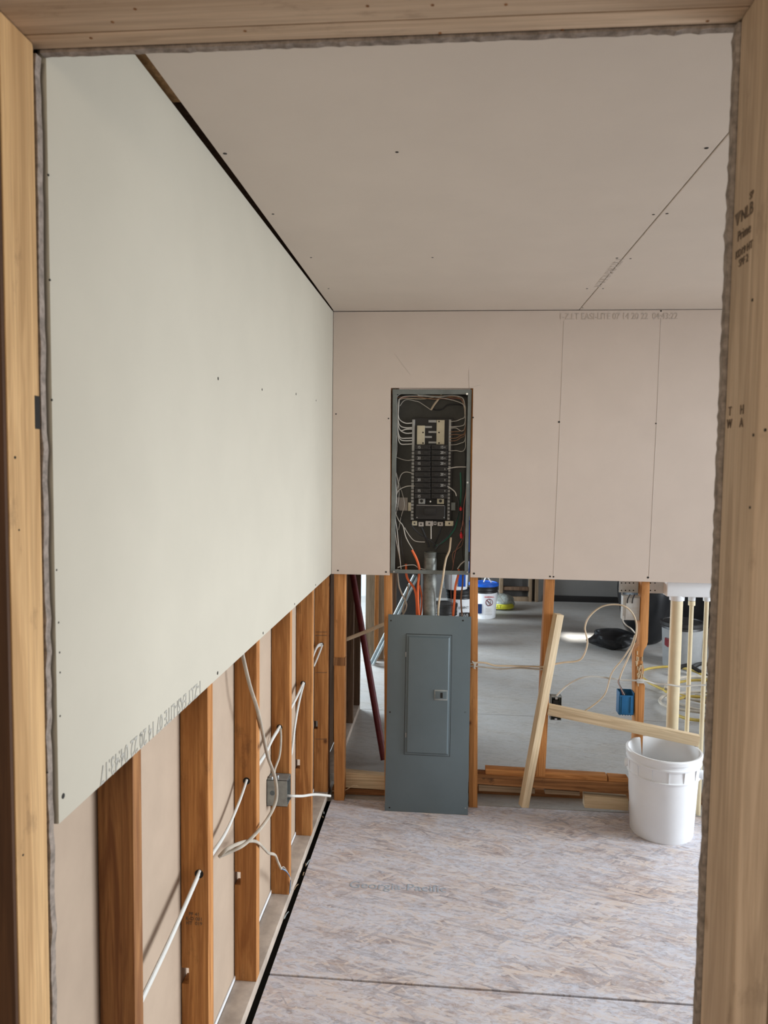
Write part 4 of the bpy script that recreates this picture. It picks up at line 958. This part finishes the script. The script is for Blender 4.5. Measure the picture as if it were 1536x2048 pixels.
# yellow printed bag
bg = P(1005, 1222, 2, 0)
def blob(c, sx, sy, sz, amp, seed, n=28, m=16, flat=0):
    rnd = random.Random(seed); ph = [(rnd.uniform(1, 5), rnd.uniform(0, 6), rnd.uniform(1, 5), rnd.uniform(0, 6)) for _ in range(9)]
    mb = MB(); rings = []
    for j in range(m+1):
        th = pi*j/m
        row = []
        for i in range(n):
            a = 2*pi*i/n; d = 1+sum(amp*sin(round(p_[0])*a+p_[1])*sin(p_[2]*th+p_[3]) for p_ in ph)/2
            v = Vector((sin(th)*cos(a)*sx*d, sin(th)*sin(a)*sy*d, cos(th)*sz*(1+amp*.5*sin(3*a)*sin(th))))
            v.z = max(v.z, -sz*.92)
            row.append(mb.bm.verts.new(Vector(c)+v))
        rings.append(row)
    for a, b_ in zip(rings, rings[1:]):
        for k in range(n): mb.bm.faces.new((a[k], a[(k+1) % n], b_[(k+1) % n], b_[k]))
    bmesh.ops.remove_doubles(mb.bm, verts=mb.bm.verts[:], dist=.0005)
    return mb
bz = blob((bg.x, bg.y+.12, .085), .135, .10, .092, .10, 3)
yb_ = thing('plastic_bag', (bg.x, bg.y+.12, 0), 'crumpled clear bag with yellow print beside the blue lidded pail', 'bag')
bz.build('bag_film', 'bagfilm', yb_)
MB().lathe([(.129, .02), (.138, .04), (.130, .075)], (bg.x, bg.y+.12, 0), 28).build('yellow_label', 'yellowp', yb_)
text('SET', (bg.x-.05, bg.y-.03, .05), (1, -.1, 0), (0, 0, 1), .05, 'blackp', yb_, 'label_text', .001)
# black trash bags
pb_ = P(1285, 1303, 2, 0)
T(blob((pb_.x+.12, pb_.y+.35, .50), .26, .26, .54, .09, 11, 36, 20), 'trash_bag', 'blackbag', 'big full black trash bag in the far room behind the chipped stud', 'bag')
T(blob((pb_.x-.24, pb_.y+.10, .085), .20, .15, .09, .16, 5, 30, 12), 'trash_bag', 'blackbag', 'low slumped black bag corner spread left of the chipped stud', 'bag')
T(blob((P(1392, 1240, 1, 7.6).x, 7.6, .55), .26, .2, .60, .10, 21, 36, 20), 'trash_bag', 'blackbag', 'black bag standing behind the thin pipes', 'bag')
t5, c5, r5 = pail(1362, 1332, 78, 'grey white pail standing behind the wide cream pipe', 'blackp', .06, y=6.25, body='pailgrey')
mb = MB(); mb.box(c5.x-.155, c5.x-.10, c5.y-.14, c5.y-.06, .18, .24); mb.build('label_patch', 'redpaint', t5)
# yellow cord loops
def loop(cx_, cy_, rx_, ry_, rot, a0, a1, n=22, z=.012, wob=.0):
    return [(cx_+cos(a)*rx_*cos(rot)-sin(a)*ry_*sin(rot), cy_+cos(a)*rx_*sin(rot)+sin(a)*ry_*cos(rot), z+.012*(1+sin(2.3*a))+wob*math.sin(a)) for a in [a0+(a1-a0)*k/n for k in range(n+1)]]
yc = P(1352, 1366, 2, 0)
co = thing('extension_cord', (yc.x, yc.y, 0), 'yellow cord coiled on the floor behind the pipes', 'cord')
MB().tube(loop(yc.x, yc.y, .25, .38, 0, 0, 2*pi), .010, 8, 1, 2).build('cord_loop', 'yellow', co)
for k, (du, dv, a, b_) in enumerate(((1400, 1408, .22, .2), (1410, 1395, .28, .26), (1395, 1425, .2, .24), (1405, 1440, .24, .2), (1420, 1400, .25, .32))):
    c_ = P(du, dv, 2, 0); MB().tube(loop(c_.x, c_.y, a, b_, .5*k, .4*k, .4*k+2*pi*.92, z=.014+.014*k), .010, 8, 1, 2).build('cord_loop', 'yellow' if k % 2 else 'cabled', co)
for k in range(2):
    c_ = P(1384+random.uniform(-8, 30), 1345+k*9, 2, 0)
    T(MB().tube([(c_.x-.12, c_.y, .02), (c_.x, c_.y+.05, .06+.02*k), (c_.x+.13, c_.y-.05, .02)], .016, 6, 1, 4), 'tool_strap', 'blackp', 'dark crumpled strap in the heap behind the thin pipes', 'strap', 'dark straps heaped behind the pipes')
# far wall framing
for (u0, u1, lab) in ((999, 1006, 'grey wood upright at the left of the far wall opening'), (1058, 1064, 'grey wood upright in the middle of the far wall'), (1070, 1077, 'pale grey upright right of the middle on the far wall')):
    xa, xb = P(u0, 1180, 1, 8.95).x, P(u1, 1180, 1, 8.95).x
    T(MB().box(xa, xb, 8.95, 9.04, 0, 2.3), 'partition_post', 'greywood', lab, 'post', 'uprights on the far wall', bevel=.002)
xa, xb = P(1006, 1180, 1, 8.95).x, P(1058, 1180, 1, 8.95).x
T(MB().box(xa, xb, 8.96, 9.03, .0, .05), 'sill_board', 'greywood', 'grey board along the foot of the far wall opening', 'board', bevel=.002)
T(MB().box(xa, xb, 8.96, 9.03, .13, .17), 'rail_board', 'darkwood', 'dark board low between the uprights of the far wall', 'board', bevel=.002)
xa = P(1090, 1198, 1, 8.9).x
T(MB().box(xa, xa+2.2, 9.02, 9.05, 0, .07), 'baseboard_strip', 'blackp', 'black base strip along the foot of the grey far wall', 'strip', bevel=.002)
